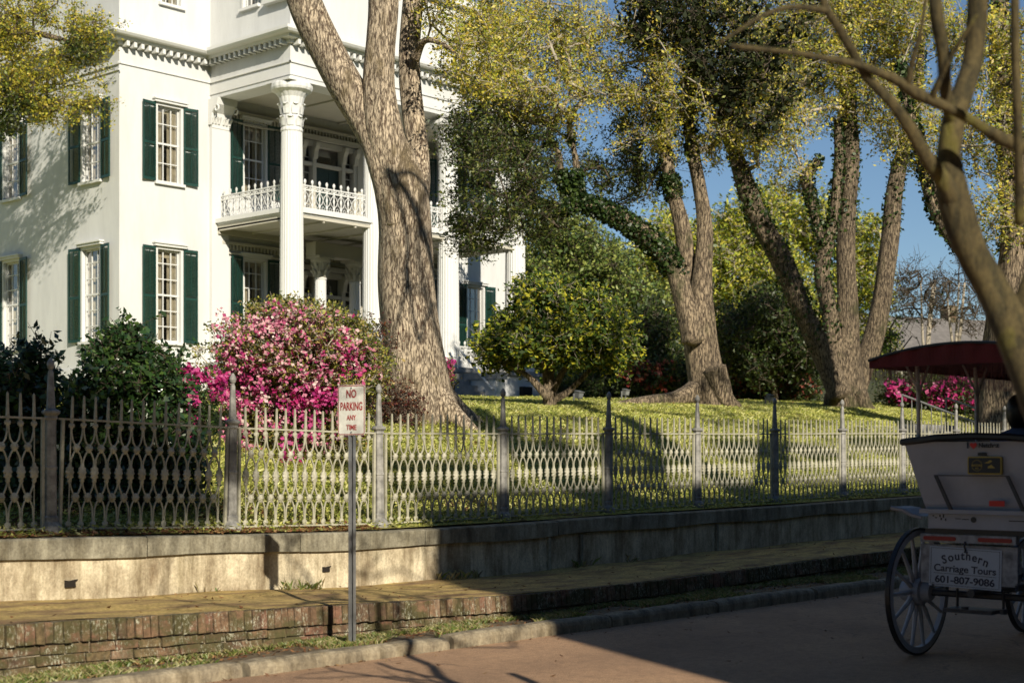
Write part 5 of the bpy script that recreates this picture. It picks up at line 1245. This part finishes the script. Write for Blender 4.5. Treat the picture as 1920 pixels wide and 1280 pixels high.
cover('leaf_litter', 'dry leaves in the gutter below the kerb', 500, (6, 24), (9.0, 9.25), lambda x, y: x * 0 + ROAD, .04, M['g_litter'], 'fallen leaves', 1.8, .015, lambda x, y: y > 9.25 - rgc.exponential(.07, len(x)))

cover('leaf_litter', 'a few dry leaves and twigs lying on the street', 90, (7, 18), (6, 9.2), lambda x, y: x * 0 + ROAD, .045, M['g_litter'], 'fallen leaves', 1.8, .012)
# ---------------------------------------------------------------- carriage
cw = plain('worn_white_carriage_paint', (.36, .37, .41), .5, var=.12, vscale=4)  # white lowered to grey so the paint itself deepens the shade
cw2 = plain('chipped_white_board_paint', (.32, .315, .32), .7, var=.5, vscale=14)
blk = plain('black_leather_trim', (.015, .015, .017), .4, var=.3)
can_red = plain('dark_red_canopy_cloth', (.11, .010, .012), .8, var=.3, vscale=3)
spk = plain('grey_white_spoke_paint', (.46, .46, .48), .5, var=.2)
metal = plain('dull_dark_iron', (.05, .05, .055), .5, .3, var=.3)
lampred = plain('red_reflector', (.30, .01, .01), .3, var=.1); redtape = plain('bright_red_tape', (.62, .03, .02), .5)
gold = plain('gold_paint', (.45, .33, .05), .4); navy = plain('dark_blue_lettering', (.015, .02, .05), .5)
YC = 5.43; XB = 11.7; ZR = ROAD
car = thing('carriage', (12.9, YC, ROAD), 'white horse drawn tour carriage with a dark red fringed canopy parked in shade', 'carriage')
mb = MB()   # tub
prof = [(-.70 - .0, .62, .05), (-.40, .47, .0)]
def ring(z, hw_, xb, xf): return [(xb, YC - hw_, z), (xf, YC - hw_, z), (xf, YC + hw_, z), (xb, YC + hw_, z)]
rs = [ring(-.46, .44, XB + .02, 14.3), ring(-.40, .46, XB, 14.35), ring(-.15, .54, XB - .02, 14.35), ring(.12, .62, XB - .05, 14.35)]
vs = sum(rs, []); fs = [(0, 3, 2, 1)] + [(i * 4 + k, i * 4 + (k + 1) % 4, i * 4 + 4 + (k + 1) % 4, i * 4 + 4 + k) for i in range(3) for k in range(4)]
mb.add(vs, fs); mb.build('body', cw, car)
mb = MB(); P = [(14.35, YC - .63, .13), (XB - .05, YC - .63, .12), (XB - .06, YC - .3, .155), (XB - .06, YC, .165), (XB - .06, YC + .3, .155), (XB - .05, YC + .63, .12), (14.35, YC + .63, .13)]
mb.tube(P, .032, 8); mb.build('padded_rim', blk, car)
bt = frame_mat((XB, YC, 0), (0, -1, 0), (-1, 0, 0))          # rear face: local x to the picture's right, y up, z to the rear
def rb_(name, a, b, mat, par=None, z=0, slope=0):
    mb = MB(bt); mb.box(a, b); return mb.build(name, mat, par or car)
rb_('rear_ledge', (-.47, -.475, -.02), (.47, -.44, .07), cw)
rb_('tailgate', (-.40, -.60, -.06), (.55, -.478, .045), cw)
mb = MB(bt)
for (x, y, w, h) in ((-.36, -.50, .012, .010), (-.34, -.515, .02, .008), (-.30, -.505, .012, .02), (-.29, -.53, .014, .02), (-.27, -.51, .012, .03), (-.25, -.535, .012, .02), (-.16, -.518, .05, .006), (-.10, -.522, .06, .007), (.3, -.525, .14, .008)): mb.box((x, y, .046), (x + w, y + h, .0475))
mb.build('scuff_marks', blk, car, kind='stuff')
mb = MB(bt); mb.lathe([(0, .046), (.024, .046), (.024, .05), (0, .05)], (.0, -.52, 0), 16); mb.build('lock', blk, car)
hinge = MB(bt); y0 = -.155
for s, x in ((1, -.34), (1, .28)): 
    hinge.add([(x, y0, .075), (x + .03, y0, .075), (x + .17, -.44, .085), (x + .14, -.44, .085)], [(0, 1, 2, 3)]); hinge.add([(x, y0, .06), (x + .03, y0, .06), (x + .17, -.44, .06), (x + .14, -.44, .06)], [(0, 1, 2, 3)])
hinge.box((-.33, y0 - .008, .062), (.30, y0, .07)); hinge.build('tailgate_bracket', metal, car)
rb_('reflective_tape', (.14, -.405, .055), (.27, -.36, .062), redtape)
rb_('under_frame', (-.44, -.645, -.2), (.5, -.603, .02), blk)
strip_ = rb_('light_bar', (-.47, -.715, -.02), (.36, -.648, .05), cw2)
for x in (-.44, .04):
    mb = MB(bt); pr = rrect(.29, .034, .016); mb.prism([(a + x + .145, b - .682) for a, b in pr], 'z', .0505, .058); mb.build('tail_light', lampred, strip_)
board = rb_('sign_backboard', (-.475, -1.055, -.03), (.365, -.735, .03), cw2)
mb = MB(bt)
S0 = Matrix.Translation((-.08, -.92, .033)) @ Matrix.Rotation(R(-1.5), 4, 'Z')
mb = MB(bt @ S0); mb.box((-.315, -.165, 0), (.315, .165, .006)); signb = mb.build('company_sign', plain('white_sign_board', (.46, .51, .58), .5, var=.05), board)
mb = MB(bt @ S0)
for a, b in (((-.30, .150), (.30, .153)), ((-.30, -.153), (.30, -.150)), ((-.30, -.153), (-.297, .153)), ((.297, -.153), (.30, .153)), ((-.27, -.058), (.27, -.0545))): mb.box((a[0], a[1], .0075), (b[0], b[1], .0085))
mb.build('border', navy, signb)
word = 'Southern'; n = len(word); wd = {'S': 1.05, 'o': 1.0, 'u': 1.05, 't': .72, 'h': 1.05, 'e': .95, 'r': .78, 'n': 1.05}
tot = sum(wd[c] for c in word); acc = 0
for c in word:
    f = (acc + wd[c] / 2) / tot - .5; acc += wd[c]; a = -f * R(62)
    Mx = bt @ S0 @ Matrix.Translation((f * .42, .098 - 3.0 * abs(f) ** 2 * .075, .0075)) @ Matrix.Rotation(a * .62, 4, 'Z')
    text_mesh(c, .098, navy, 'lettering', signb, Mx, .95, .0016)
text_fit('Carriage Tours', .54, .078, navy, 'lettering', signb, bt @ S0 @ Matrix.Translation((0, -.02, .0075)), .0014)
text_fit('601-807-9086', .52, .062, navy, 'lettering', signb, bt @ S0 @ Matrix.Translation((0, -.105, .0075)), .0022)
mb = MB(bt); mb.tube([(-.07, -.70, .055), (-.07, -.74, .07), (-.065, -.77, .055), (-.075, -.79, .05)], .008, 6); mb.build('latch', metal, board)
# sticker, plate
text_mesh('I', .068, navy, 'lettering', car, bt @ Matrix.Translation((-.045, .088, .06)), 1.0, .003)
hp = []
for i in range(40): t_ = 2 * math.pi * i / 40; hp.append((.0019 * 16 * math.sin(t_) ** 3, .0019 * (13 * math.cos(t_) - 5 * math.cos(2 * t_) - 2 * math.cos(3 * t_) - math.cos(4 * t_))))
mb = MB(bt @ Matrix.Translation((.005, .088, .058))); mb.prism(hp, 'z', 0, .004); mb.build('heart_sticker', redtape, car)
text_mesh('Natchez', .052, blk, 'lettering', car, bt @ Matrix.Translation((.135, .088, .06)), .98, .002)
rb_('small_badge', (.04, .005, .04), (.11, .03, .056), blk)
plm = bt @ Matrix.Translation((.10, -.075, .062))
mb = MB(plm); plate(mb, .29, .145, .012, -.03, 0); np_ = mb.build('licence_plate', gold, car)
mb = MB(plm); plate(mb, .27, .125, .008, .001, .003); mb.build('plate_face', blk, np_)
mb = MB(plm); K = 32
for r0, r1 in ((.045, .042),):
    vs = [((r0 if j == 0 else r1) * math.cos(2 * math.pi * i / K) - .062, (r0 if j == 0 else r1) * math.sin(2 * math.pi * i / K), .0045) for j in (0, 1) for i in range(K)]
    mb.add(vs, [(i, (i + 1) % K, K + (i + 1) % K, K + i) for i in range(K)])
mb.prism([(.0, .022), (.03, .03), (.05, .045), (.07, .035), (.05, .022), (.03, .018)], 'z', .0045, .0052); mb.prism([(.03, -.022), (.035, -.005), (.05, .0), (.06, .008), (.08, -.01), (.095, -.02)], 'z', .0045, .0052)
mb.build('plate_emblem', gold, np_)
text_mesh('NATCHEZ', .022, gold, 'lettering', np_, plm @ Matrix.Translation((-.062, 0, .0042)), .85, .0006)
text_mesh('M S', .02, gold, 'lettering', np_, plm @ Matrix.Translation((-.062, -.024, .0042)), .9, .0006)
text_mesh('U.S. MISSISSIPPI', .018, gold, 'lettering', np_, plm @ Matrix.Translation((.06, -.042, .0042)), .8, .0004) if False else None
# fender step
mb = MB(); P = [(11.78, YC + .52, -.52), (11.76, YC + .60, -.50), (11.72, YC + .68, -.455), (11.68, YC + .76, -.44)]
mb.tube(P, .018, 6); mb.add([(p[0] + dx, p[1], p[2] + .01) for p in P for dx in (-.02, .35)], [(0, 1, 3, 2), (2, 3, 5, 4), (4, 5, 7, 6)]); mb.build('mudguard', cw, car)
# wheels
def wheel(x, y, r, name='wheel'):
    z = ROAD + r; w = thing(name, (0, 0, 0), None, None); w.parent = car; w.location = Vector((x, y, z)) - car.location
    me = MB(); K = 48
    def annulus(mb, r0, r1, y0, y1):
        vs = []; 
        for i in range(K):
            a = 2 * math.pi * i / K
            for (rr, yy) in ((r0, y0), (r1, y0), (r1, y1), (r0, y1)): vs.append((rr * math.cos(a), yy, rr * math.sin(a)))
        mb.add(vs, [(i * 4 + k, i * 4 + (k + 1) % 4, ((i + 1) % K) * 4 + (k + 1) % 4, ((i + 1) % K) * 4 + k) for i in range(K) for k in range(4)])
    annulus(me, r - .018, r, -.02, .02); me.build('tyre', blk, w, world=False)
    me = MB(); annulus(me, r - .07, r - .019, -.022, .022); me.build('rim', spk, w, world=False)
    for k in range(14):
        a = 2 * math.pi * k / 14; s = MB(); d = Vector((math.cos(a), 0, math.sin(a)))
        s.tube([d * .07 + Vector((0, .02, 0)), d * .2, d * (r * .6), d * (r - .06)], [.022, .022, .017, .014], 6); s.build('spoke', spk, w, world=False)
    h = MB(); h.m = Matrix.Rotation(R(90), 4, 'X'); h.lathe([(.03, -.14), (.085, -.13), (.09, -.06), (.11, -.05), (.115, .05), (.085, .06), (.07, .13), (.03, .14)], n=24); h.build('hub', cw, w, world=False)
def wl(a): wheel(*a)
for a in ((11.86, YC + .60, .545), (11.86, YC - .60, .545), (14.1, YC + .60, .46), (14.1, YC - .60, .46)): wl(a)
mb = MB()
for x, r in ((11.86, .545), (14.1, .46)):
    mb.tube([(x, YC - .58, ROAD + r), (x, YC + .58, ROAD + r)], .03, 8)
    for s in (-.36, .36):
        for k in range(3): mb.tube([(x - .16 + .04 * k, YC + s, ROAD + r + .20), (x - .2, YC + s, ROAD + r + .08 + k * .015), (x + .2, YC + s, ROAD + r + .08 + k * .015), (x + .42 - .08 * k, YC + s, ROAD + r + .30)], .013, 5)
mb.tube([(11.6, YC, ROAD + .58), (14.4, YC, ROAD + .55)], .035, 8); mb.build('undercarriage', metal, car)
mb = MB(); mb.box((11.55, YC - .2, ROAD + .42), (11.8, YC + .22, ROAD + .45)); mb.tube([(11.78, YC - .2, ROAD + .44), (11.78, YC - .2, ROAD + .6)], .012, 5); mb.tube([(11.78, YC + .2, ROAD + .44), (11.78, YC + .2, ROAD + .6)], .012, 5)
for y in (-.28, .05): mb.lathe([(.0, -.02), (.03, -.02), (.03, .02), (0, .02)], (11.6, YC + y, ROAD + .45), 10)
mb.build('step_iron', metal, car)
# seats
for x in (12.1, 13.5):
    mb = MB(); mb.box((x + .1, YC - .5, -.42), (x + .6, YC + .5, -.18)); mb.box((x - .05, YC - .5, -.42), (x + .1, YC + .5, .10)); mb.build('bench_seat', blk, car)
# canopy
mb = MB(); KX, KY = 26, 20; CX0, CX1 = 11.38, 14.5; HW = .80
def cz(x, y):
    u = (y - YC) / HW; v = (x - (CX0 + CX1) / 2) / ((CX1 - CX0) / 2)
    return .785 + .11 * (1 - u * u) + .02 * (1 - v * v)
for dz in (0, .02):
    vs = [(CX0 + (CX1 - CX0) * i / KX, YC - HW + 2 * HW * j / KY, cz(CX0 + (CX1 - CX0) * i / KX, YC - HW + 2 * HW * j / KY) + dz) for i in range(KX + 1) for j in range(KY + 1)]
    mb.add(vs, [(i * (KY + 1) + j, (i + 1) * (KY + 1) + j, (i + 1) * (KY + 1) + j + 1, i * (KY + 1) + j + 1) for i in range(KX) for j in range(KY)])
can = mb.build('canopy', can_red, car, smooth=True)
per = [(CX0, YC + HW - 2 * HW * i / 60) for i in range(61)] + [(CX0 + (CX1 - CX0) * i / 100, YC - HW) for i in range(1, 101)] + [(CX1, YC - HW + 2 * HW * i / 60) for i in range(1, 61)] + [(CX1 - (CX1 - CX0) * i / 100, YC + HW) for i in range(1, 100)]
mb = MB(); vs = []
for i, (x, y) in enumerate(per): z = cz(x, y) + .012; e = .008 * math.sin(i * .9); vs += [(x + e, y, z), (x, y + e, .74)]
n = len(per); mb.add(vs, [(2 * i, 2 * ((i + 1) % n), 2 * ((i + 1) % n) + 1, 2 * i + 1) for i in range(n)]); mb.build('valance', can_red, can)
mb = MB(); mb.tube([(x, y, cz(x, y) + .02) for x, y in per[:61]], .014, 5); mb.tube([(x, y, cz(x, y) + .02) for x, y in per[220:]] + [(CX0, YC + HW, cz(CX0, YC + HW) + .02)], .014, 5); mb.build('canopy_piping', blk, can)
mb = MB(); rf = random.Random(8)
for i in range(n):
    for q in range(3 if i < 61 or i > 220 else 1):
        x, y = per[i]; x2_, y2_ = per[(i + 1) % n]; f = (q + rf.uniform(.2, .8)) / 3; X, Y = x + (x2_ - x) * f, y + (y2_ - y) * f; l = rf.uniform(.10, .13); s = .0035
        mb.add([(X - s, Y - s, .745), (X + s, Y + s, .745), (X + s * .6 + rf.uniform(-.004, .004), Y + s * .6, .745 - l), (X - s * .6, Y - s * .6, .745 - l)], [(0, 1, 2, 3)])
mb.build('fringe', plain('brown_fringe_cord', (.16, .05, .035), .8, var=.5, vscale=9), can)
for x in (11.72, 12.84, 14.1):
    for s in (-1, 1):
        y = YC + s * .52; mb = MB(); mb.tube([(x, y, .1), (x, y + s * .005, .62), (x, y + s * .02, .80)], .017, 8)
        for dx in (-1, 1): mb.tube([(x, y, .50), (x + dx * .05, y, .60), (x + dx * .16, y + s * .01, .72), (x + dx * .24, y + s * .02, .81)], .010, 6)
        mb.build('canopy_post', spk, car)

# ---------------------------------------------------------------- seated passenger
def person(base, label):
    t = thing('person', base, label, 'person'); bx, by, bz = base
    skin = plain('skin', (.30, .17, .11), .6, var=.1); shirt = plain('blue_shirt_cloth', (.10, .13, .24), .9, var=.2); hair = plain('black_hair', (.008, .007, .007), .45); pants = plain('dark_trouser_cloth', (.03, .03, .045), .9)
    V = [(0, 0, .0), (-.02, 0, .18), (-.01, 0, .36), (0, 0, .50), (.01, 0, .57), (.02, 0, .64),                       # pelvis .. neck .. head base
         (-.01, .19, .47), (.03, .25, .24), (.26, .20, .12), (-.01, -.19, .47), (.03, -.25, .24), (.26, -.20, .12),  # arms
         (.05, .10, -.02), (.44, .11, .02), (.47, .11, -.40), (.58, .11, -.44), (.05, -.10, -.02), (.44, -.11, .02), (.47, -.11, -.40), (.58, -.11, -.44)]
    E = [(0, 1), (1, 2), (2, 3), (3, 4), (4, 5), (3, 6), (6, 7), (7, 8), (3, 9), (9, 10), (10, 11), (0, 12), (12, 13), (13, 14), (14, 15), (0, 16), (16, 17), (17, 18), (18, 19)]
    Rd = [.15, .14, .15, .12, .055, .055, .075, .05, .035, .075, .05, .035, .10, .07, .045, .03, .10, .07, .045, .03]
    def skinned(name, V, E, Rd, mat, root=0):
        me = bpy.data.meshes.new(name); me.from_pydata(V, E, []); o = bpy.data.objects.new(name, me); COL.objects.link(o)
        md = o.modifiers.new('s', 'SKIN')
        for i, r in enumerate(Rd): me.skin_vertices[0].data[i].radius = (r, r); me.skin_vertices[0].data[i].use_root = (i == root)
        o.modifiers.new('b', 'SUBSURF').levels = 2
        dg = bpy.context.evaluated_depsgraph_get(); dg.update(); m2 = bpy.data.meshes.new_from_object(o.evaluated_get(dg)); bpy.data.objects.remove(o)
        m2.materials.clear(); m2.materials.append(mat); m2.shade_smooth() if hasattr(m2, 'shade_smooth') else None
        return m2
    body = link('body', skinned('body', V, E, Rd, shirt), t, world=False)
    for (cx, cy) in ((.30, .19), (.30, -.19)):
        s = 1 if cy > 0 else -1
        HV = [(0, 0, 0), (.06, 0, -.005)]; HE = [(0, 1)]; HR = [.026, .034]
        for k in range(4):
            y = (-.03 + .02 * k); i = len(HV); HV += [(.09, y, -.005), (.13 + .008 * (k in (1, 2)), y, -.02), (.15 + .008 * (k in (1, 2)), y, -.045)]; HE += [(1, i), (i, i + 1), (i + 1, i + 2)]; HR += [.010, .009, .008]
        i = len(HV); HV += [(.04, -s * .04, -.005), (.075, -s * .055, -.02)]; HE += [(0, i), (i, i + 1)]; HR += [.011, .009]
        m = skinned('hand', HV, HE, HR, skin); m.transform(Matrix.Translation((cx - .02, cy, .12))); link('hand', m, t, world=False)
    # head with simple face, facing +x
    HV = 20; vs = []; fs = []
    for j in range(HV + 1):
        ph = math.pi * j / HV
        for i in range(28):
            th = 2 * math.pi * i / 28; x, y, z = math.sin(ph) * math.cos(th), math.sin(ph) * math.sin(th), math.cos(ph)
            r = Vector((x * .098, y * .078, z * .118))
            if z < 0: r.x *= (1 + z * .18) if x < 0 else 1; r.y *= 1 + z * .22
            if x > .8 and abs(y) < .25 and -.35 < z < .1: r.x += .022 * (1 - abs(y) / .25) * (1 - abs(z + .15) / .25)
            if x > .6 and .05 < z < .25 and .2 < abs(y) < .6: r.x -= .008
            vs.append((r.x + .035, r.y, r.z + .74))
    fs = [(j * 28 + i, j * 28 + (i + 1) % 28, (j + 1) * 28 + (i + 1) % 28, (j + 1) * 28 + i) for j in range(HV) for i in range(28)]
    mb = MB(); mb.add(vs, fs); mb.build('head', skin, t, smooth=True, world=False)
    mb = MB()
    for s in (-1, 1): mb.tube([(.03, s * .076, .77), (.02, s * .092, .76), (.022, s * .09, .735), (.035, s * .077, .715)], [.006, .012, .010, .006], 6)
    mb.build('ear', skin, t, world=False)
    mb = MB()
    vs = [(min(p[0] * 1.0, .085) if p[0] > 0 else p[0], p[1], p[2]) for p in vs]
    hv = []
    for j in range(17):
        ph = math.pi * j / 20
        for i in range(28):
            th = 2 * math.pi * i / 28; x, y, z = math.sin(ph) * math.cos(th), math.sin(ph) * math.sin(th), math.cos(ph)
            k = 1.16 + .02 * math.sin(th * 9); front = max(0, x)
            zz = z * .14 if z > 0 else z * .20 * (1 - front)
            if x > .45: zz = max(zz, .055)
            hv.append((x * .108 * k + .02 - .012 * front, y * .092 * k, zz + .745))
    mb.add(hv, [(j * 28 + i, j * 28 + (i + 1) % 28, (j + 1) * 28 + (i + 1) % 28, (j + 1) * 28 + i) for j in range(16) for i in range(28)])
    mb.build('hair', hair, t, smooth=True, world=False)
    return t
pp = Vector((12.62, 5.47, -.34)); person(pp, 'person seated in the carriage seen from behind, dark hair and blue shirt')

# ---------------------------------------------------------------- what throws the shade: across the street, outside the frame
bxs = thing('street_building', (8, -10, ROAD), 'brick building across the street, outside the view', 'building')
mb = MB(); mb.box((3.6, -16, ROAD), (60, -6, 9.7)); mb.build('wall', BR[2], bxs)
mb = MB(); mb.box((3.5, -16.1, 9.7), (60.1, -5.95, 9.95)); mb.build('roof', roofg, bxs)
bt_ = Vector((11.2, -3.0, ROAD)); rngs = np.random.default_rng(6)
def P_(*a): return [Vector(p) - Vector((.6 if p[1] < 0 else .4, 0, 0)) for p in a]
LS = [(P_((10.8, -3, 6), (10.4, -2, 9.2), (10.9, 1, 10.6), (11.8, 4.5, 10.8), (12.6, 8, 10.4), (13.0, 8.1, 9.2), (12.9, 8, 8.2), (12.6, 8, 7.4)), [.2, .14, .11, .08, .05, .04, .035, .02]),
      (P_((12.5, 7.7, 10.4), (13.1, 8, 10.2), (13.55, 8, 9.8), (13.85, 8, 9.2), (13.95, 8, 8.4), (14.2, 8, 7.9)), [.05, .04, .04, .035, .03, .02]),
      (P_((12.95, 8, 8.9), (13.1, 8, 7.3), (13.2, 8, 7.6), (13.45, 8, 8.0), (13.8, 8, 8.05), (14.3, 8, 7.95)), [.035, .03, .03, .03, .03, .02]),
      (P_((11.2, -3, -1.7), (11.1, -3, 3), (10.6, -3, 6.5), (9.6, -3, 8.3), (9.35, -3, 10.2), (9.9, -3.1, 12.2), (10.8, -3.2, 14)), [.55, .5, .46, .5, .45, .25, .12]),
      (P_((11.0, -3, 4.5), (12.2, -3, 6.8), (13.1, -3, 8.3), (13.3, -3, 10), (14, -3, 12.5), (14.6, -3, 15)), [.4, .38, .42, .38, .24, .1]),
      (P_((9.5, -3, 10.6), (9.0, -3.1, 12.6), (8.3, -3.1, 14.2), (8.2, -3, 15.6), (8.8, -3, 16.8), (9.3, -3, 18)), [.2, .09, .07, .06, .05, .04]),
      (P_((8.4, -3, 14.2), (7.9, -3, 14.6), (7.6, -3, 15.8), (7.2, -3, 16.3)), [.05, .04, .03, .02]),
      (P_((8.2, -3, 15.4), (8.9, -3, 15.2), (9.6, -3, 14.6)), [.05, .04, .03])]
t, nds, rng = tree('street_tree', 'bare limbed street tree outside the view', 'tree', bt_, LS, M['oak3'], 71, n=16, step=.3)
T = np.array([[rngs.uniform(9.2, 22), -3 + rngs.uniform(-1.5, 1.5), rngs.uniform(10.6, 16)] for _ in range(64)] + [[rngs.uniform(a, b), -3 + rngs.uniform(-.8, .8), rngs.uniform(c, d)] for a, b, c, d, n_ in ((5.0, 7.8, 9.2, 9.9, 34), (9.2, 12, 9.9, 10.7, 40), (14, 18, 9.8, 10.8, 50), (20, 25, 9.8, 11, 40)) for _ in range(n_)])
foliage(t, [p for p, r in nds if p[2] > 9.5], T, rngs, M['l_dark'], M['twigd'], size=.17, k=6, m=9, tl=.5, rmin=.012, rmax=.06)
bt2 = Vector((-3.2, -5.4, ROAD))
LS = [(P_((-3.2, -5.4, -1.7), (-3.1, -5.4, 4), (-2.6, -5.4, 8), (-1.6, -5.2, 10)), [.25, .22, .18, .1])]
t, nds, rng = tree('street_tree', 'leafy street tree outside the view', 'tree', bt2, LS, M['oak3'], 72, n=14, step=.3)
u = rngs.normal(0, 1, (150, 3)); u /= np.linalg.norm(u, axis=1)[:, None]; u *= rngs.uniform(.2, 1, (150, 1)) ** .5
T = np.concatenate([np.array([-.6, -5, 9.85]) + u * np.array([2.1, 1.0, .62]), np.array([-1.2, -5, 11.3]) + u[:70] * np.array([1.3, 1.0, .9])])
foliage(t, [p for p, r in nds if p[2] > 7], T, rngs, M['l_dark'], M['twigd'], size=.13, k=7, m=9, tl=.45, rmin=.012, rmax=.06)

bt3 = Vector((11.5, -1.4, ROAD))  # unseen tree added to cut the skylight on the carriage
LS = [(P_((11.5, -1.4, -1.7), (11.5, -1.4, 1), (11.8, -1.5, 4.5)), [.2, .16, .06])]
t, nds, rng = tree('street_tree', 'low spreading dark leafed tree on the near pavement, outside the view', 'tree', bt3, LS, M['oak3'], 73, n=12, step=.3)
u = rngs.normal(0, 1, (420, 3)); u /= np.linalg.norm(u, axis=1)[:, None]; u *= rngs.uniform(.2, 1, (420, 1)) ** .4
T = np.array([12.3, -1.4, 2.7]) + u * np.array([4.3, 2.2, 2.2])
foliage(t, [p for p, r in nds], T, rngs, M['l_black'], M['twigd'], size=.22, k=6, m=12, tl=.6, rmin=.012, rmax=.06)

# unseen dense trees added left of the view to block the western sky
for i, (cx, cy, cz_, rx, ry, rz) in enumerate(((-8, -1, 9, 5, 5, 6), (-7.5, 7.5, 9, 4.5, 5, 6), (-5, 17, 9.5, 5, 5, 6))):
    b_ = Vector((cx, cy, ROAD)); t, nds, rng = tree('street_tree', ['dense evergreen street tree left of the view beside the camera', 'dense evergreen tree left of the view in the street', 'dense evergreen tree left of the view in the garden'][i], 'tree', b_, [(P_((cx, cy, -1.7), (cx + .2, cy, 3), (cx, cy + .2, 9)), [.4, .34, .12])], M['oak3'], 75 + i, n=12, step=.4)
    u = rngs.normal(0, 1, (230, 3)); u /= np.linalg.norm(u, axis=1)[:, None]; u *= rngs.uniform(.3, 1, (230, 1)) ** .4
    foliage(t, [p for p, r in nds if p[2] > 1], np.array([cx, cy, cz_]) + u * np.array([rx, ry, rz]), rngs, M['l_dark'], M['twigd'], size=.5, k=5, m=10, tl=1.1, spread=.2, rmin=.02, rmax=.12, step=1)

eb = thing('street_building', (50, 3, ROAD), 'pale building beyond the right end of the street, outside the view', 'building')  # unseen block added to close off the eastern sky
mb = MB(); mb.box((46, -5.8, ROAD), (60, 12, 17)); mb.build('wall', BR[2], eb)
mb = MB(); mb.box((45.8, -5.85, 17), (60.2, 12.2, 17.3)); mb.build('roof', roofg, eb)

blades('grass', 'fine grass blades growing through the bank and lawn behind the fence', 160000, (9, 40), (12.6, 24), ground, lambda x, y: rgc.uniform(0, 1, len(x)) < .9, .03, .09, M['g_lawn'], .006)
for (a, b, h, lab) in (((-50, -40), (-20.5, -7), 36, 'tall brick building across the street behind the camera, outside the view'), ((60.5, -30), (84, -6.5), 26, 'tall brick building far down the street, outside the view')):  # unseen blocks added to hold sky glow off the shaded street
    eb = thing('street_building', ((a[0] + b[0]) / 2, (a[1] + b[1]) / 2, ROAD), lab, 'building')
    mb = MB(); mb.box((a[0], a[1], ROAD), (b[0], b[1], h)); mb.build('wall', BR[2], eb)
    mb = MB(); mb.box((a[0] - .2, a[1] - .2, h), (b[0] + .2, b[1] + .2, h + .4)); mb.build('roof', roofg, eb)
